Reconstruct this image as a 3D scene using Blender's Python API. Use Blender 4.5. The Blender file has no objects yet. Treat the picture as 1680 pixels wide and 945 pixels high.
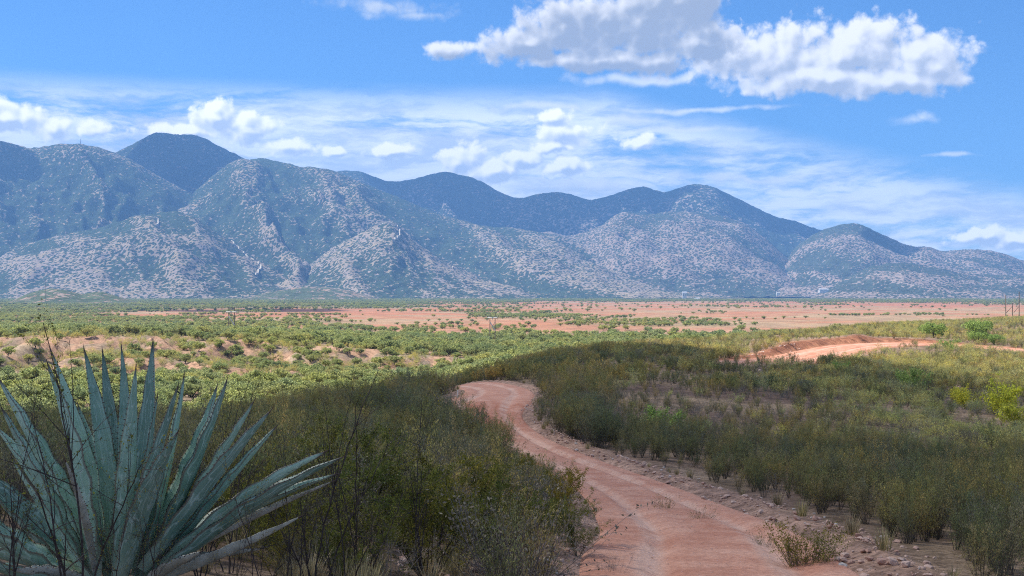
import bpy, math, random
import numpy as np
from mathutils import Vector

# ------------------------------------------------------------------ camera, sky, sun, exposure
F = 2000.0            # focal length in photograph pixels (photo 1680 wide)
CX, HY = 840.0, 474.0 # centre column and horizon row of the photograph
sc = bpy.context.scene
COL = sc.collection
R = math.radians
cam_d = bpy.data.cameras.new("camera")
cam = bpy.data.objects.new("camera", cam_d)
COL.objects.link(cam)
cam_d.sensor_width = 36.0
cam_d.lens = 36.0 * F / 1680.0
cam_d.clip_start = 0.1
cam_d.clip_end = 40000.0
cam.location = (0, 0, 0)
cam.rotation_euler = (R(90) + (HY - 472.5) / F, 0, 0)
sc.camera = cam

SUN_EL, SUN_ROT = R(50), R(-68)
SUN = Vector((math.sin(SUN_ROT) * math.cos(SUN_EL), math.cos(SUN_ROT) * math.cos(SUN_EL), math.sin(SUN_EL)))
SKY_STRENGTH = 0.10
sd = bpy.data.lights.new("sun", 'SUN')
sd.energy = 5.0
sd.angle = R(0.53)
sd.color = (1.0, 0.95, 0.88)
so = bpy.data.objects.new("sun", sd)
so.rotation_euler = (-SUN).to_track_quat('-Z', 'Y').to_euler()
so.location = (-60, 40, 60)
COL.objects.link(so)
sc.view_settings.view_transform = 'Standard'
sc.view_settings.look = 'None'
sc.view_settings.gamma = 1.0
sc.view_settings.exposure = 0.92
sc.view_settings.use_curve_mapping = False
sc.render.engine = 'CYCLES'
sc.cycles.use_denoising = False
sc.cycles.max_bounces = 5
sc.cycles.diffuse_bounces = 3
sc.cycles.transparent_max_bounces = 12
sc.cycles.volume_bounces = 0
sc.cycles.use_adaptive_sampling = False
sc.cycles.filter_width = 1.1


class NT:
    """tiny helper to write node trees as expressions"""
    def __init__(self, tree):
        self.t = tree
        tree.nodes.clear()

    def n(self, typ, **kw):
        nd = self.t.nodes.new(typ)
        ins = kw.pop('i', None)
        for k, v in kw.items():
            setattr(nd, k, v)
        if ins:
            for k, v in ins.items():
                self.put(nd.inputs[k], v)
        return nd

    def put(self, sock, v):
        if isinstance(v, bpy.types.NodeSocket):
            self.t.links.new(v, sock)
        elif isinstance(v, bpy.types.Node):
            self.t.links.new(v.outputs[0], sock)
        elif v is not None:
            if isinstance(v, (tuple, list)) and sock.type == 'RGBA' and len(v) == 3:
                v = (*v, 1.0)
            sock.default_value = v

    def m(self, op, a, b=None, c=None, clamp=False):
        nd = self.n('ShaderNodeMath', operation=op, use_clamp=clamp)
        self.put(nd.inputs[0], a)
        if b is not None: self.put(nd.inputs[1], b)
        if c is not None: self.put(nd.inputs[2], c)
        return nd.outputs[0]

    def vm(self, op, a, b=None):
        nd = self.n('ShaderNodeVectorMath', operation=op)
        self.put(nd.inputs[0], a)
        if b is not None: self.put(nd.inputs[1], b)
        return nd.outputs['Value'] if op in ('LENGTH', 'DOT_PRODUCT') else nd.outputs[0]

    def mix(self, f, a, b, blend='MIX'):
        nd = self.n('ShaderNodeMix', data_type='RGBA', blend_type=blend, clamp_factor=True)
        self.put(nd.inputs[0], f)
        self.put(nd.inputs[6], a)
        self.put(nd.inputs[7], b)
        return nd.outputs[2]

    def rng(self, v, a, b, c=0.0, d=1.0, smooth=True):
        nd = self.n('ShaderNodeMapRange', interpolation_type='SMOOTHSTEP' if smooth else 'LINEAR', clamp=True)
        self.put(nd.inputs[0], v)
        for k, x in zip((1, 2, 3, 4), (a, b, c, d)):
            self.put(nd.inputs[k], x)
        return nd.outputs[0]

    def noise(self, vec, scale, detail=4, rough=0.55, dist=0.0, dim='3D', col=False):
        nd = self.n('ShaderNodeTexNoise', noise_dimensions=dim)
        self.put(nd.inputs['Vector'], vec)
        nd.inputs['Scale'].default_value = scale
        nd.inputs['Detail'].default_value = detail
        nd.inputs['Roughness'].default_value = rough
        nd.inputs['Distortion'].default_value = dist
        return nd.outputs['Color' if col else 'Fac']

    def vor(self, vec, scale, feature='F1', rand=1.0, detail=0.0, rough=0.5, dim='3D', out='Distance'):
        nd = self.n('ShaderNodeTexVoronoi', feature=feature, voronoi_dimensions=dim)
        self.put(nd.inputs['Vector'], vec)
        nd.inputs['Scale'].default_value = scale
        nd.inputs['Randomness'].default_value = rand
        nd.inputs['Detail'].default_value = detail
        nd.inputs['Roughness'].default_value = rough
        return nd.outputs[out]

    def scale(self, vec, s):
        return self.vm('MULTIPLY', vec, s)


world = bpy.data.worlds.new("World")
sc.world = world
world.use_nodes = True


def px_dir(px, py):
    az = math.atan((px - CX) / F)
    el = math.atan((HY - py) / F * math.cos(az))
    return az * F, el * F


def build_world():
    k = NT(world.node_tree)
    out = k.n('ShaderNodeOutputWorld')
    bg = k.n('ShaderNodeBackground')
    bg.inputs[1].default_value = SKY_STRENGTH
    k.put(out.inputs[0], bg.outputs[0])
    sky = k.n('ShaderNodeTexSky', sky_type='NISHITA', sun_disc=False)
    sky.sun_elevation = SUN_EL
    sky.sun_rotation = SUN_ROT
    sky.altitude = 1300
    sky.air_density = 1.0
    sky.dust_density = 0.3
    sky.ozone_density = 2.5
    base = k.mix(1.0, sky.outputs[0], SKY_TINT, 'MULTIPLY')
    tc = k.n('ShaderNodeTexCoord')
    d = tc.outputs['Generated']
    sp = k.n('ShaderNodeSeparateXYZ', i={0: d})
    U = k.m('MULTIPLY', k.m('ARCTAN2', sp.outputs[0], sp.outputs[1]), F)
    V = k.m('MULTIPLY', k.m('ARCSINE', sp.outputs[2]), F)
    P = k.n('ShaderNodeCombineXYZ', i={0: U, 1: V}).outputs[0]

    def warp(P, amp, sc_, det=3):
        w = k.noise(P, sc_, det, 0.6, col=True)
        w = k.vm('SUBTRACT', w, (0.5, 0.5, 0.5))
        return k.vm('ADD', P, k.scale(w, (amp, amp, 0)))

    def blobs(P, L):
        acc = None
        for (x, y, a, b) in L:
            u, v = px_dir(x, y)
            q = k.scale(k.vm('SUBTRACT', P, (u, v, 0)), (1.0 / a, 1.0 / b, 0))
            r = k.m('SUBTRACT', 1.0, k.vm('LENGTH', q))
            acc = r if acc is None else k.m('SMOOTH_MAX', acc, r, 0.12)
        return acc

    def dens(P, L, amp, det=8, vd=4.0):
        D = k.m('ADD', blobs(warp(P, 34, 0.011, 2), L), 0.06)
        n1 = k.noise(P, 0.014, det, 0.56, dim='2D')
        bl = k.vor(warp(P, 14, 0.03, 2), 0.026, detail=vd, rough=0.55, dim='2D')
        N = k.m('ADD', k.m('MULTIPLY', k.m('SUBTRACT', n1, 0.5), 1.5),
                k.m('MULTIPLY', k.m('SUBTRACT', 0.60, bl), 0.7))
        return k.m('ADD', D, k.m('MULTIPLY', N, amp)), D

    def cumulus(color, L, amp, soft, dx, dy, shade_k, dark, lit, basegrey=0.0, alpha=1.0):
        H, D = dens(P, L, amp)
        H1, D1 = dens(P, L, amp, 3, 1.0)
        H2, D2 = dens(k.vm('ADD', P, (dx, dy, 0)), L, amp, 3, 1.0)
        mask = k.m('MULTIPLY', k.rng(H, 0.0, soft), alpha)
        rel = k.m('SUBTRACT', H1, H2)
        inner = k.rng(H1, 0.1, 0.9, 0.0, basegrey)
        s = k.m('SUBTRACT', k.m('ADD', k.m('MULTIPLY', rel, shade_k), 0.62), inner, clamp=True)
        s = k.rng(s, 0.05, 0.95)
        cc = k.mix(s, dark, lit)
        return k.mix(mask, color, cc)

    # thin stratus streaks in a belt over the mountains
    Q = k.scale(warp(P, 40, 0.006, 3), (0.0022, 0.014, 0))
    st = k.noise(Q, 1.0, 8, 0.60, 0.6, dim='2D')
    fine = k.noise(k.scale(warp(P, 20, 0.02, 3), (0.006, 0.03, 0)), 1.0, 7, 0.62, dim='2D')
    top = k.rng(U, 150, 900, 330, 135, smooth=False)
    belt = k.m('MULTIPLY', k.rng(k.m('SUBTRACT', top, V), -10, 60), k.rng(V, -60, 30))
    right = k.rng(U, 300, 900, 0.0, 0.12, smooth=False)
    sig = k.m('ADD', k.m('MULTIPLY', k.m('SUBTRACT', st, 0.5), 2.6), k.m('MULTIPLY', k.m('SUBTRACT', fine, 0.5), 1.3))
    sig = k.m('SUBTRACT', k.m('ADD', sig, 0.97), k.m('MULTIPLY', right, 1.0))
    stm = k.m('MULTIPLY', k.rng(sig, 0.20, 0.95), k.m('MULTIPLY', belt, 0.97))
    c = k.mix(stm, base, k.mix(k.rng(fine, 0.35, 0.62), (4.3, 5.0, 6.2), (6.9, 7.3, 7.9)))
    # high cloud over the rest of the sky, where the camera does not look
    hs = k.noise(k.scale(P, (0.0012, 0.0022, 0)), 1.0, 7, 0.6, dim='2D')
    hm = k.m('MULTIPLY', k.rng(hs, 0.42, 0.60), k.rng(V, 520, 700))
    c = k.mix(k.m('MULTIPLY', hm, 0.8), c, (5.2, 5.2, 5.2))

    c = cumulus(c, [(620, 12, 150, 20), (690, 22, 90, 14)], 0.75, 1.1, -10, 10, 0.3, (4.0, 4.5, 5.2), (4.9, 5.2, 5.6), 0, 0.75)
    # underside streaks and the lower belt cumulus
    c = cumulus(c, [(1060, 128, 190, 13), (1260, 140, 130, 14), (1150, 180, 200, 7), (900, 175, 130, 9), (1130, 212, 160, 11),
                    (1220, 290, 220, 10), (980, 300, 180, 26), (1560, 255, 60, 6), (1500, 196, 46, 11), (1515, 192, 24, 12), (1040, 198, 70, 14)],
                0.55, 1.0, -8, 10, 0.6, (3.8, 4.4, 5.4), (6.0, 6.3, 6.8), 0.1, 0.85)
    c = cumulus(c, [(20, 192, 80, 34), (85, 210, 50, 28), (350, 188, 50, 34), (405, 208, 70, 36), (470, 238, 60, 22), (300, 215, 60, 18),
                    (550, 246, 30, 12), (630, 245, 60, 16), (150, 215, 70, 18),
                    (753, 262, 50, 36), (800, 285, 70, 24), (925, 212, 72, 34), (905, 238, 52, 18), (925, 272, 66, 26),
                    (860, 262, 48, 24), (1045, 236, 40, 18),                     (1610, 390, 84, 18), (1665, 392, 62, 22), (905, 190, 40, 14)],
                0.70, 0.38, -7, 9, 1.5, (3.9, 4.5, 5.6), (9.4, 9.2, 9.0), 0.24, 0.97)
    # the big cumulus pair, the left one greyer
    c = cumulus(c, [(1290, 88, 105, 66), (1400, 84, 140, 68), (1500, 96, 112, 58), (1350, 128, 190, 34), (1450, 135, 150, 30),
                    (1240, 108, 90, 46), (1205, 92, 90, 56)],
                0.60, 0.42, -9, 13, 1.15, (3.1, 3.4, 4.0), (7.0, 6.9, 6.8), 0.14)
    c = cumulus(c, [(735, 80, 56, 18), (860, 72, 92, 34), (960, 42, 130, 74), (1060, 30, 140, 90), (1150, 70, 84, 50),
                    (1000, 96, 215, 26), (1130, 0, 80, 60)],
                0.56, 0.42, -9, 13, 1.1, (2.4, 2.7, 3.3), (6.8, 6.7, 6.6), 0.56)
    k.put(bg.inputs[0], c)


SKY_TINT = (0.31, 0.57, 0.84)
build_world()

# ------------------------------------------------------------------ numpy noise
def _h(ix, iy, seed):
    n = (ix.astype(np.int64) * 374761393 + iy.astype(np.int64) * 668265263 + seed * 974711) & 0xffffffff
    n = ((n ^ (n >> 13)) * 1274126177) & 0xffffffff
    return ((n ^ (n >> 16)) & 0xffff) / 65535.0


def vn(x, y, seed=0):
    ix, iy = np.floor(x), np.floor(y)
    fx, fy = x - ix, y - iy
    fx, fy = fx * fx * fx * (fx * (fx * 6 - 15) + 10), fy * fy * fy * (fy * (fy * 6 - 15) + 10)
    a, b = _h(ix, iy, seed), _h(ix + 1, iy, seed)
    c, d = _h(ix, iy + 1, seed), _h(ix + 1, iy + 1, seed)
    return (a + (b - a) * fx) * (1 - fy) + (c + (d - c) * fx) * fy


def fbm(x, y, octv=5, seed=0, gain=0.5):
    s, a, t = 0.0, 1.0, 0.0
    c, sn = math.cos(0.6), math.sin(0.6)
    for o in range(octv):
        s = s + a * vn(x, y, seed + o * 17)
        t += a
        a *= gain
        x, y = (c * x - sn * y) * 2.03 + 7.1, (sn * x + c * y) * 2.03 + 3.7
    return s / t


def ridged(x, y, octv=5, seed=0, gain=0.5):
    s, a, t = 0.0, 1.0, 0.0
    c, sn = math.cos(0.45), math.sin(0.45)
    for o in range(octv):
        n = 1 - np.abs(2 * vn(x, y, seed + o * 17) - 1)
        s = s + a * n
        t += a
        a *= gain
        x, y = (c * x - sn * y) * 2.03 + 7.1, (sn * x + c * y) * 2.03 + 3.7
    return s / t


def sstep(x, a, b):
    t = np.clip((x - a) / (b - a), 0, 1)
    return t * t * (3 - 2 * t)


# ------------------------------------------------------------------ the ground as a height function z(X, Y)
PXC = np.array([-250, 0, 300, 560, 720, 880, 1040, 1200, 1400, 1680, 1950.])
ROWS = [
    (13, [815, 822, 832, 872, 908, 936, 945, 945, 942, 955, 965]),
    (18, [760, 765, 775, 805, 838, 856, 863, 864, 868, 878, 885]),
    (26, [735, 738, 742, 762, 782, 797, 801, 806, 812, 820, 826]),
    (34, [716, 718, 720, 730, 742, 750, 753, 757, 763, 774, 780]),
    (42, [706, 708, 708, 705, 712, 716, 720, 724, 732, 742, 748]),
    (50, [710, 710, 706, 685, 682, 682, 690, 696, 703, 716, 722]),
    (60, [742, 742, 730, 668, 655, 651, 662, 669, 678, 694, 700]),
    (68, [765, 765, 750, 672, 644, 640, 647, 656, 664, 680, 688]),
    (80, [775, 775, 765, 690, 634, 628, 630, 640, 650, 666, 672]),
    (95, [770, 770, 765, 715, 630, 611, 608, 622, 634, 652, 660]),
    (120, [731, 731, 731, 715, 655, 598, 590, 607, 616, 634, 640]),
    (150, [691, 691, 691, 691, 668, 592, 578, 598, 600, 614, 620]),
    (190, [658, 658, 658, 658, 650, 597, 566, 577, 578, 594, 600]),
    (240, [633, 633, 633, 633, 633, 614, 562, 556, 559, 569, 575]),
    (265, [622, 622, 622, 622, 622, 612, 572, 553, 551, 559, 565]),
    (300, [592, 590, 588, 602, 605, 603, 582, 551, 541, 543, 548]),
    (335, [557, 553, 549, 572, 590, 592, 586, 560, 534, 528, 530]),
    (400, [553, 552, 550, 561, 572, 576, 575, 568, 540, 521, 521]),
    (500, [549, 549, 550, 555, 560, 561, 561, 558, 551, 524, 521]),
    (650, [540, 541, 543, 545, 546, 546, 545, 544, 543, 537, 535]),
    (900, [527, 527, 529, 529, 529, 528, 528, 528, 528, 528, 528]),
    (1300, [514, 515, 515, 516, 515, 515, 515, 515, 515, 515, 515]),
    (2000, [504, 505, 505, 505, 505, 505, 505, 505, 505, 505, 505]),
    (3000, [497] * 11), (4500, [491.5] * 11), (7000, [486] * 11), (12000, [481.5] * 11),
]
rowsY = [0.6, 3.0, 7.0] + [r[0] for r in ROWS]
zr = [[-1.62] * 11, [-1.62, -1.62, -1.62, -1.64, -1.68, -1.72, -1.76, -1.80, -1.85, -1.9, -1.9],
      [-1.62, -1.63, -1.66, -1.85, -2.05, -2.25, -2.4, -2.5, -2.6, -2.7, -2.7]]
for Yr, v in ROWS:
    zr.append([-(p - HY) / F * Yr for p in v])
zr = np.array(zr)
LY = np.log(np.array(rowsY))
GPX = np.linspace(-400, 2100, 251)
GLY = np.linspace(LY[0], LY[-1], 400)
_t = np.array([np.interp(GPX, PXC, r) for r in zr])
_g = np.array([np.interp(GLY, LY, _t[:, j]) for j in range(len(GPX))]).T
def _blur(a, s, axis):
    r = int(s * 3) + 1
    w = np.exp(-0.5 * (np.arange(-r, r + 1) / s) ** 2); w /= w.sum()
    a = np.moveaxis(a, axis, 0)
    p = np.concatenate([np.repeat(a[:1], r, 0), a, np.repeat(a[-1:], r, 0)])
    o = sum(w[i] * p[i:i + len(a)] for i in range(2 * r + 1))
    return np.moveaxis(o, 0, axis)
_g = _blur(_blur(_g, 3.0, 0), 5.0, 1)


def zbase(X, Y):
    X = np.asarray(X, float); Y = np.asarray(Y, float)
    Yc = np.maximum(Y, 0.62)
    px = np.clip(CX + F * X / Yc, GPX[0], GPX[-1] - 1e-3)
    fade = sstep(Y, 0.6, 6)
    px = np.where(Y < 6, px * fade + 400 * (1 - fade), px)
    i = (px - GPX[0]) / (GPX[1] - GPX[0])
    j = np.clip((np.log(Yc) - GLY[0]) / (GLY[1] - GLY[0]), 0, len(GLY) - 1.001)
    i0, j0 = i.astype(int), j.astype(int)
    fi, fj = i - i0, j - j0
    return ((_g[j0, i0] * (1 - fi) + _g[j0, i0 + 1] * fi) * (1 - fj)
            + (_g[j0 + 1, i0] * (1 - fi) + _g[j0 + 1, i0 + 1] * fi) * fj)


def catmull(P, n=16):
    P = np.array(P, float)
    P = np.vstack([2 * P[0] - P[1], P, 2 * P[-1] - P[-2]])
    out = []
    for i in range(1, len(P) - 2):
        for t in np.linspace(0, 1, n, endpoint=False):
            a, b, c, d = P[i - 1:i + 3]
            out.append(0.5 * ((2 * b) + (c - a) * t + (2 * a - 5 * b + 4 * c - d) * t * t + (3 * b - a - 3 * c + d) * t ** 3))
    out.append(P[-2])
    return np.array(out)


# road centre lines: (px, Y, half width)
def centre(L):
    return [((p - CX) / F * y, y, w) for p, y, w in L]
ROAD1 = catmull([(3.0, 1.0, 1.6), (2.7, 6, 1.6)] + centre([(1198, 12.5, 1.58), (1140, 18, 1.40), (1030, 26, 1.12), (912, 34, 1.0), (836, 42, 1.1),
                (800, 50, 1.4), (794, 58, 2.3), (815, 65, 2.0), (810, 73, 1.8), (770, 85, 1.7), (690, 98, 1.7)]))
ROAD2 = catmull(centre([(1130, 140, 3.0), (1235, 152, 5.0), (1315, 172, 4.8), (1362, 195, 4.8), (1410, 218, 4.4), (1490, 234, 4.4),
                        (1580, 236, 4.4), (1680, 226, 4.4), (1760, 222, 4.0), (1950, 222, 4.0)]))


def road_dist(X, Y, C):
    X = np.asarray(X, float).ravel(); Y = np.asarray(Y, float).ravel()
    best = np.full(X.shape, 1e9); side = np.zeros(X.shape); ws = np.ones(X.shape); si = np.zeros(X.shape)
    m = (X > C[:, 0].min() - 14) & (X < C[:, 0].max() + 14) & (Y > C[:, 1].min() - 14) & (Y < C[:, 1].max() + 14)
    idx = np.where(m)[0]
    for s in range(0, len(idx), 20000):
        q = idx[s:s + 20000]
        bx, bs, bw, bi = np.full(len(q), 1e9), np.zeros(len(q)), np.ones(len(q)), np.zeros(len(q))
        for i in range(len(C) - 1):
            ax, ay = C[i, :2]; ex, ey = C[i + 1, :2] - C[i, :2]
            l2 = ex * ex + ey * ey
            t = np.clip(((X[q] - ax) * ex + (Y[q] - ay) * ey) / l2, 0, 1)
            ddx, ddy = X[q] - ax - ex * t, Y[q] - ay - ey * t
            d = np.hypot(ddx, ddy)
            u = d < bx
            bx = np.where(u, d, bx)
            bs = np.where(u, np.sign(ex * ddy - ey * ddx), bs)
            bw = np.where(u, C[i, 2] + (C[i + 1, 2] - C[i, 2]) * t, bw)
            bi = np.where(u, i + t, bi)
        best[q], side[q], ws[q], si[q] = bx, bs, bw, bi
    return best, side, ws, si


def ground_z(X, Y, detail=True):
    """ground surface outside the road, and the bed under it"""
    X = np.asarray(X, float); Y = np.asarray(Y, float)
    z = zbase(X, Y)
    sh = X.shape
    r = np.hypot(X, Y)
    d1, s1, w1, _ = road_dist(X, Y, ROAD1)
    d2, s2, w2, _ = road_dist(X, Y, ROAD2)
    d1, w1, d2, w2, s2 = (a.reshape(sh) for a in (d1, w1, d2, w2, s2))
    e1, e2 = d1 - w1, d2 - w2
    if detail:
        off = sstep(np.minimum(e1, e2), 0.0, 2.5)
        z = z + off * (fbm(X / 3.1, Y / 3.1, 4, 5) - 0.5) * 0.35 * np.clip(r / 20, 0.4, 1)
        z = z + off * (fbm(X / 17, Y / 17, 4, 8) - 0.5) * 0.9 * sstep(r, 20, 120)
        gl = ridged(X / 26 + 0.4 * fbm(X / 9, Y / 9, 3, 3), Y / 60, 4, 21)
        bank = sstep(Y, 240, 275) * sstep(-Y, -350, -325) * sstep(-(CX + F * X / np.maximum(Y, 1)), -820, -700)
        z = z + bank * (gl - 0.62) * 9.0
        z = z + sstep(r, 350, 900) * (fbm(X / 160, Y / 160, 4, 33) - 0.5) * 5.0
    # gravel windrow along the first road, cut bank on the far side of the second
    z = z + 0.13 * np.exp(-((e1 - 0.45) / 0.3) ** 2) * sstep(Y, 8, 12)
    px = CX + F * X / np.maximum(Y, 1)
    hb = 0.95 * sstep(px, 1225, 1290) * sstep(-px, -1440, -1395) + 0.6 * sstep(px, 1380, 1420) * sstep(-px, -1620, -1500)
    z = z + np.where(s2 > 0, hb * sstep(e2, 0.1, 1.5) * sstep(-e2, -14, -6), 0)
    bed = np.maximum(sstep(-e1, -0.05, 0.25), sstep(-e2, -0.1, 0.4))
    return z - 0.16 * bed


# ------------------------------------------------------------------ mesh helpers
def link(o, parent=None):
    COL.objects.link(o)
    if parent is not None:
        o.parent = parent
    return o


def np_mesh(name, V, Fc, mats=(), smooth=False, midx=None, attrs=None, cols=None):
    """V (n,3); Fc (m,3) or (m,4) int array, or list of such arrays"""
    me = bpy.data.meshes.new(name)
    if isinstance(Fc, np.ndarray):
        Fc = [Fc]
    Fc = [f for f in Fc if len(f)]
    V = np.asarray(V, np.float32)
    me.vertices.add(len(V))
    me.vertices.foreach_set("co", V.ravel())
    tot = sum(f.size for f in Fc)
    me.loops.add(tot)
    me.loops.foreach_set("vertex_index", np.concatenate([f.ravel() for f in Fc]).astype(np.int32))
    ls = np.concatenate([np.full(len(f), f.shape[1]) for f in Fc])
    me.polygons.add(len(ls))
    me.polygons.foreach_set("loop_start", np.concatenate([[0], np.cumsum(ls)[:-1]]).astype(np.int32))
    me.polygons.foreach_set("loop_total", ls.astype(np.int32))
    if midx is not None:
        me.polygons.foreach_set("material_index", np.asarray(midx, np.int32))
    me.polygons.foreach_set("use_smooth", np.full(len(ls), bool(smooth)))
    for m_ in mats:
        me.materials.append(m_)
    for k_, v_ in (attrs or {}).items():
        a = me.attributes.new(k_, 'FLOAT', 'POINT')
        a.data.foreach_set("value", np.asarray(v_, np.float32))
    for k_, v_ in (cols or {}).items():
        a = me.attributes.new(k_, 'FLOAT_COLOR', 'POINT')
        a.data.foreach_set("color", np.hstack([v_, np.ones((len(v_), 1))]).astype(np.float32).ravel())
    me.update(calc_edges=True)
    me.validate()
    return me


def grid_faces(ny, nx):
    i = np.arange(ny - 1)[:, None] * nx + np.arange(nx - 1)[None, :]
    return np.stack([i, i + 1, i + nx + 1, i + nx], -1).reshape(-1, 4)


def mesh_obj(name, me, parent=None, **props):
    o = bpy.data.objects.new(name, me)
    link(o, parent)
    for k_, v_ in props.items():
        o[k_] = v_
    return o


def thing(name, label, cat, loc=(0, 0, 0), rz=0.0, group=None, s=1.0):
    o = bpy.data.objects.new(name, None)
    o.empty_display_size = 0.3
    o.location = loc
    o.rotation_euler = (0, 0, rz)
    o.scale = (s, s, s)
    link(o)
    o['label'] = label
    o['category'] = cat
    if group: o['group'] = group
    return o


def new_mat(name):
    m = bpy.data.materials.new(name)
    m.use_nodes = True
    return m, NT(m.node_tree)


def surf(k, color, rough=0.9, spec=0.2, bump=None, bdist=0.05, bstr=1.0, transl=None):
    out = k.n('ShaderNodeOutputMaterial')
    p = k.n('ShaderNodeBsdfPrincipled')
    k.put(p.inputs['Base Color'], color)
    k.put(p.inputs['Roughness'], rough)
    p.inputs['Specular IOR Level'].default_value = spec
    if bump is not None:
        b = k.n('ShaderNodeBump')
        b.inputs['Strength'].default_value = bstr
        b.inputs['Distance'].default_value = bdist
        k.put(b.inputs['Height'], bump)
        k.put(p.inputs['Normal'], b.outputs[0])
    sh = p.outputs[0]
    if transl:
        t = k.n('ShaderNodeBsdfTranslucent')
        k.put(t.inputs[0], color)
        mx = k.n('ShaderNodeMixShader')
        mx.inputs[0].default_value = transl
        k.put(mx.inputs[1], sh); k.put(mx.inputs[2], t.outputs[0])
        sh = mx.outputs[0]
    k.put(out.inputs[0], sh)


# ------------------------------------------------------------------ materials
def mat_foliage(name, stops, patch=None, transl=0.35, rough=0.75, psc=0.12):
    """stops: list of colours over which the individual varies; patch: two tints that vary over the land"""
    m, k = new_mat(name)
    oi = k.n('ShaderNodeObjectInfo')
    r = k.n('ShaderNodeValToRGB')
    r.color_ramp.elements[0].color = (*stops[0], 1)
    r.color_ramp.elements[1].color = (*stops[-1], 1)
    for i, s_ in enumerate(stops[1:-1]):
        e = r.color_ramp.elements.new((i + 1) / (len(stops) - 1))
        e.color = (*s_, 1)
    k.put(r.inputs[0], oi.outputs['Random'])
    g = k.n('ShaderNodeNewGeometry')
    n = k.noise(g.outputs['Position'], 5.0, 3, 0.6)
    c = k.mix(1.0, r.outputs[0], k.mix(k.rng(n, 0.3, 0.7), (0.62, 0.62, 0.62), (1.4, 1.4, 1.3)), 'MULTIPLY')
    isl = k.mix(k.m('MULTIPLY', g.outputs['Random Per Island'], 1.0), (0.50, 0.54, 0.52), (1.50, 1.44, 1.36))
    c = k.mix(1.0, c, isl, 'MULTIPLY')
    if patch:
        pn = k.noise(g.outputs['Position'], psc, 4, 0.65)
        c = k.mix(1.0, c, k.mix(k.rng(pn, 0.38, 0.62), patch[0], patch[1]), 'MULTIPLY')
    surf(k, c, rough, 0.15, transl=transl)
    return m


def mat_plain(name, a, b, scale=8.0, rough=0.9, spec=0.2, bump=0.0, bd=0.01):
    m, k = new_mat(name)
    tc = k.n('ShaderNodeTexCoord')
    n = k.noise(tc.outputs['Object'], scale, 5, 0.6)
    surf(k, k.mix(k.rng(n, 0.3, 0.7), a, b), rough, spec, bump=n if bump else None, bdist=bd, bstr=bump or 1)
    return m


M = {}
M['brush'] = mat_foliage('brush_leaf', [(0.30, 0.28, 0.10), (0.17, 0.19, 0.085), (0.40, 0.31, 0.11), (0.23, 0.25, 0.11), (0.43, 0.33, 0.13), (0.28, 0.25, 0.17), (0.20, 0.22, 0.09)],
                         ((0.66, 0.76, 0.86), (1.28, 1.16, 0.92)))
M['brush_hero'] = mat_foliage('acacia_leaf', [(0.17, 0.18, 0.040), (0.20, 0.175, 0.040), (0.135, 0.165, 0.045)],
                              ((0.8, 0.9, 0.8), (1.3, 1.1, 0.8)), psc=0.9)
M['grey_leaf'] = mat_foliage('dry_leaf', [(0.27, 0.235, 0.18), (0.20, 0.175, 0.14), (0.24, 0.225, 0.15)], transl=0.25)
M['straw'] = mat_foliage('straw', [(0.42, 0.34, 0.21), (0.34, 0.28, 0.17), (0.36, 0.32, 0.16)], transl=0.3)
M['yellow'] = mat_foliage('yellow_leaf', [(0.70, 0.66, 0.06), (0.55, 0.58, 0.10), (0.62, 0.56, 0.07)], transl=0.45)
M['bright'] = mat_foliage('bright_leaf', [(0.27, 0.38, 0.11), (0.32, 0.41, 0.12)], transl=0.4)
M['mesquite'] = mat_foliage('mesquite_leaf', [(0.34, 0.38, 0.15), (0.40, 0.43, 0.17), (0.27, 0.32, 0.15), (0.42, 0.42, 0.17), (0.33, 0.38, 0.20)],
                            ((0.86, 0.92, 0.95), (1.15, 1.1, 0.95)), psc=0.012, transl=0.45)
M['bark'] = mat_plain('thorn_bark', (0.035, 0.026, 0.024), (0.085, 0.065, 0.06), 30)
M['bark_brush'] = mat_plain('brush_bark', (0.06, 0.048, 0.042), (0.13, 0.11, 0.095), 30)
M['bark_grey'] = mat_plain('grey_twig_bark', (0.13, 0.11, 0.10), (0.24, 0.21, 0.19), 30)
M['bark_tree'] = mat_plain('mesquite_bark', (0.04, 0.032, 0.028), (0.09, 0.075, 0.065), 4)
M['wood'] = mat_plain('pole_wood', (0.16, 0.125, 0.095), (0.25, 0.20, 0.155), 3)
M['pale_wood'] = mat_plain('pale_crossarm', (0.62, 0.58, 0.50), (0.78, 0.74, 0.66), 3)
M['insulator'] = mat_plain('insulator_grey', (0.3, 0.3, 0.3), (0.45, 0.45, 0.45), 3, rough=0.4)
M['stake'] = mat_plain('stake_paint', (0.62, 0.62, 0.52), (0.78, 0.78, 0.68), 12)
M['white_wall'] = mat_plain('white_render', (0.72, 0.70, 0.66), (0.8, 0.78, 0.74), 0.4)
M['tin_roof'] = mat_plain('tin_roof', (0.55, 0.55, 0.55), (0.7, 0.7, 0.7), 0.4, rough=0.5)
M['dark_gap'] = mat_plain('window_glass', (0.03, 0.035, 0.04), (0.05, 0.055, 0.06), 0.4, rough=0.2)
M['steel'] = mat_plain('mast_steel', (0.25, 0.25, 0.26), (0.35, 0.35, 0.36), 0.4, rough=0.5)


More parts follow.
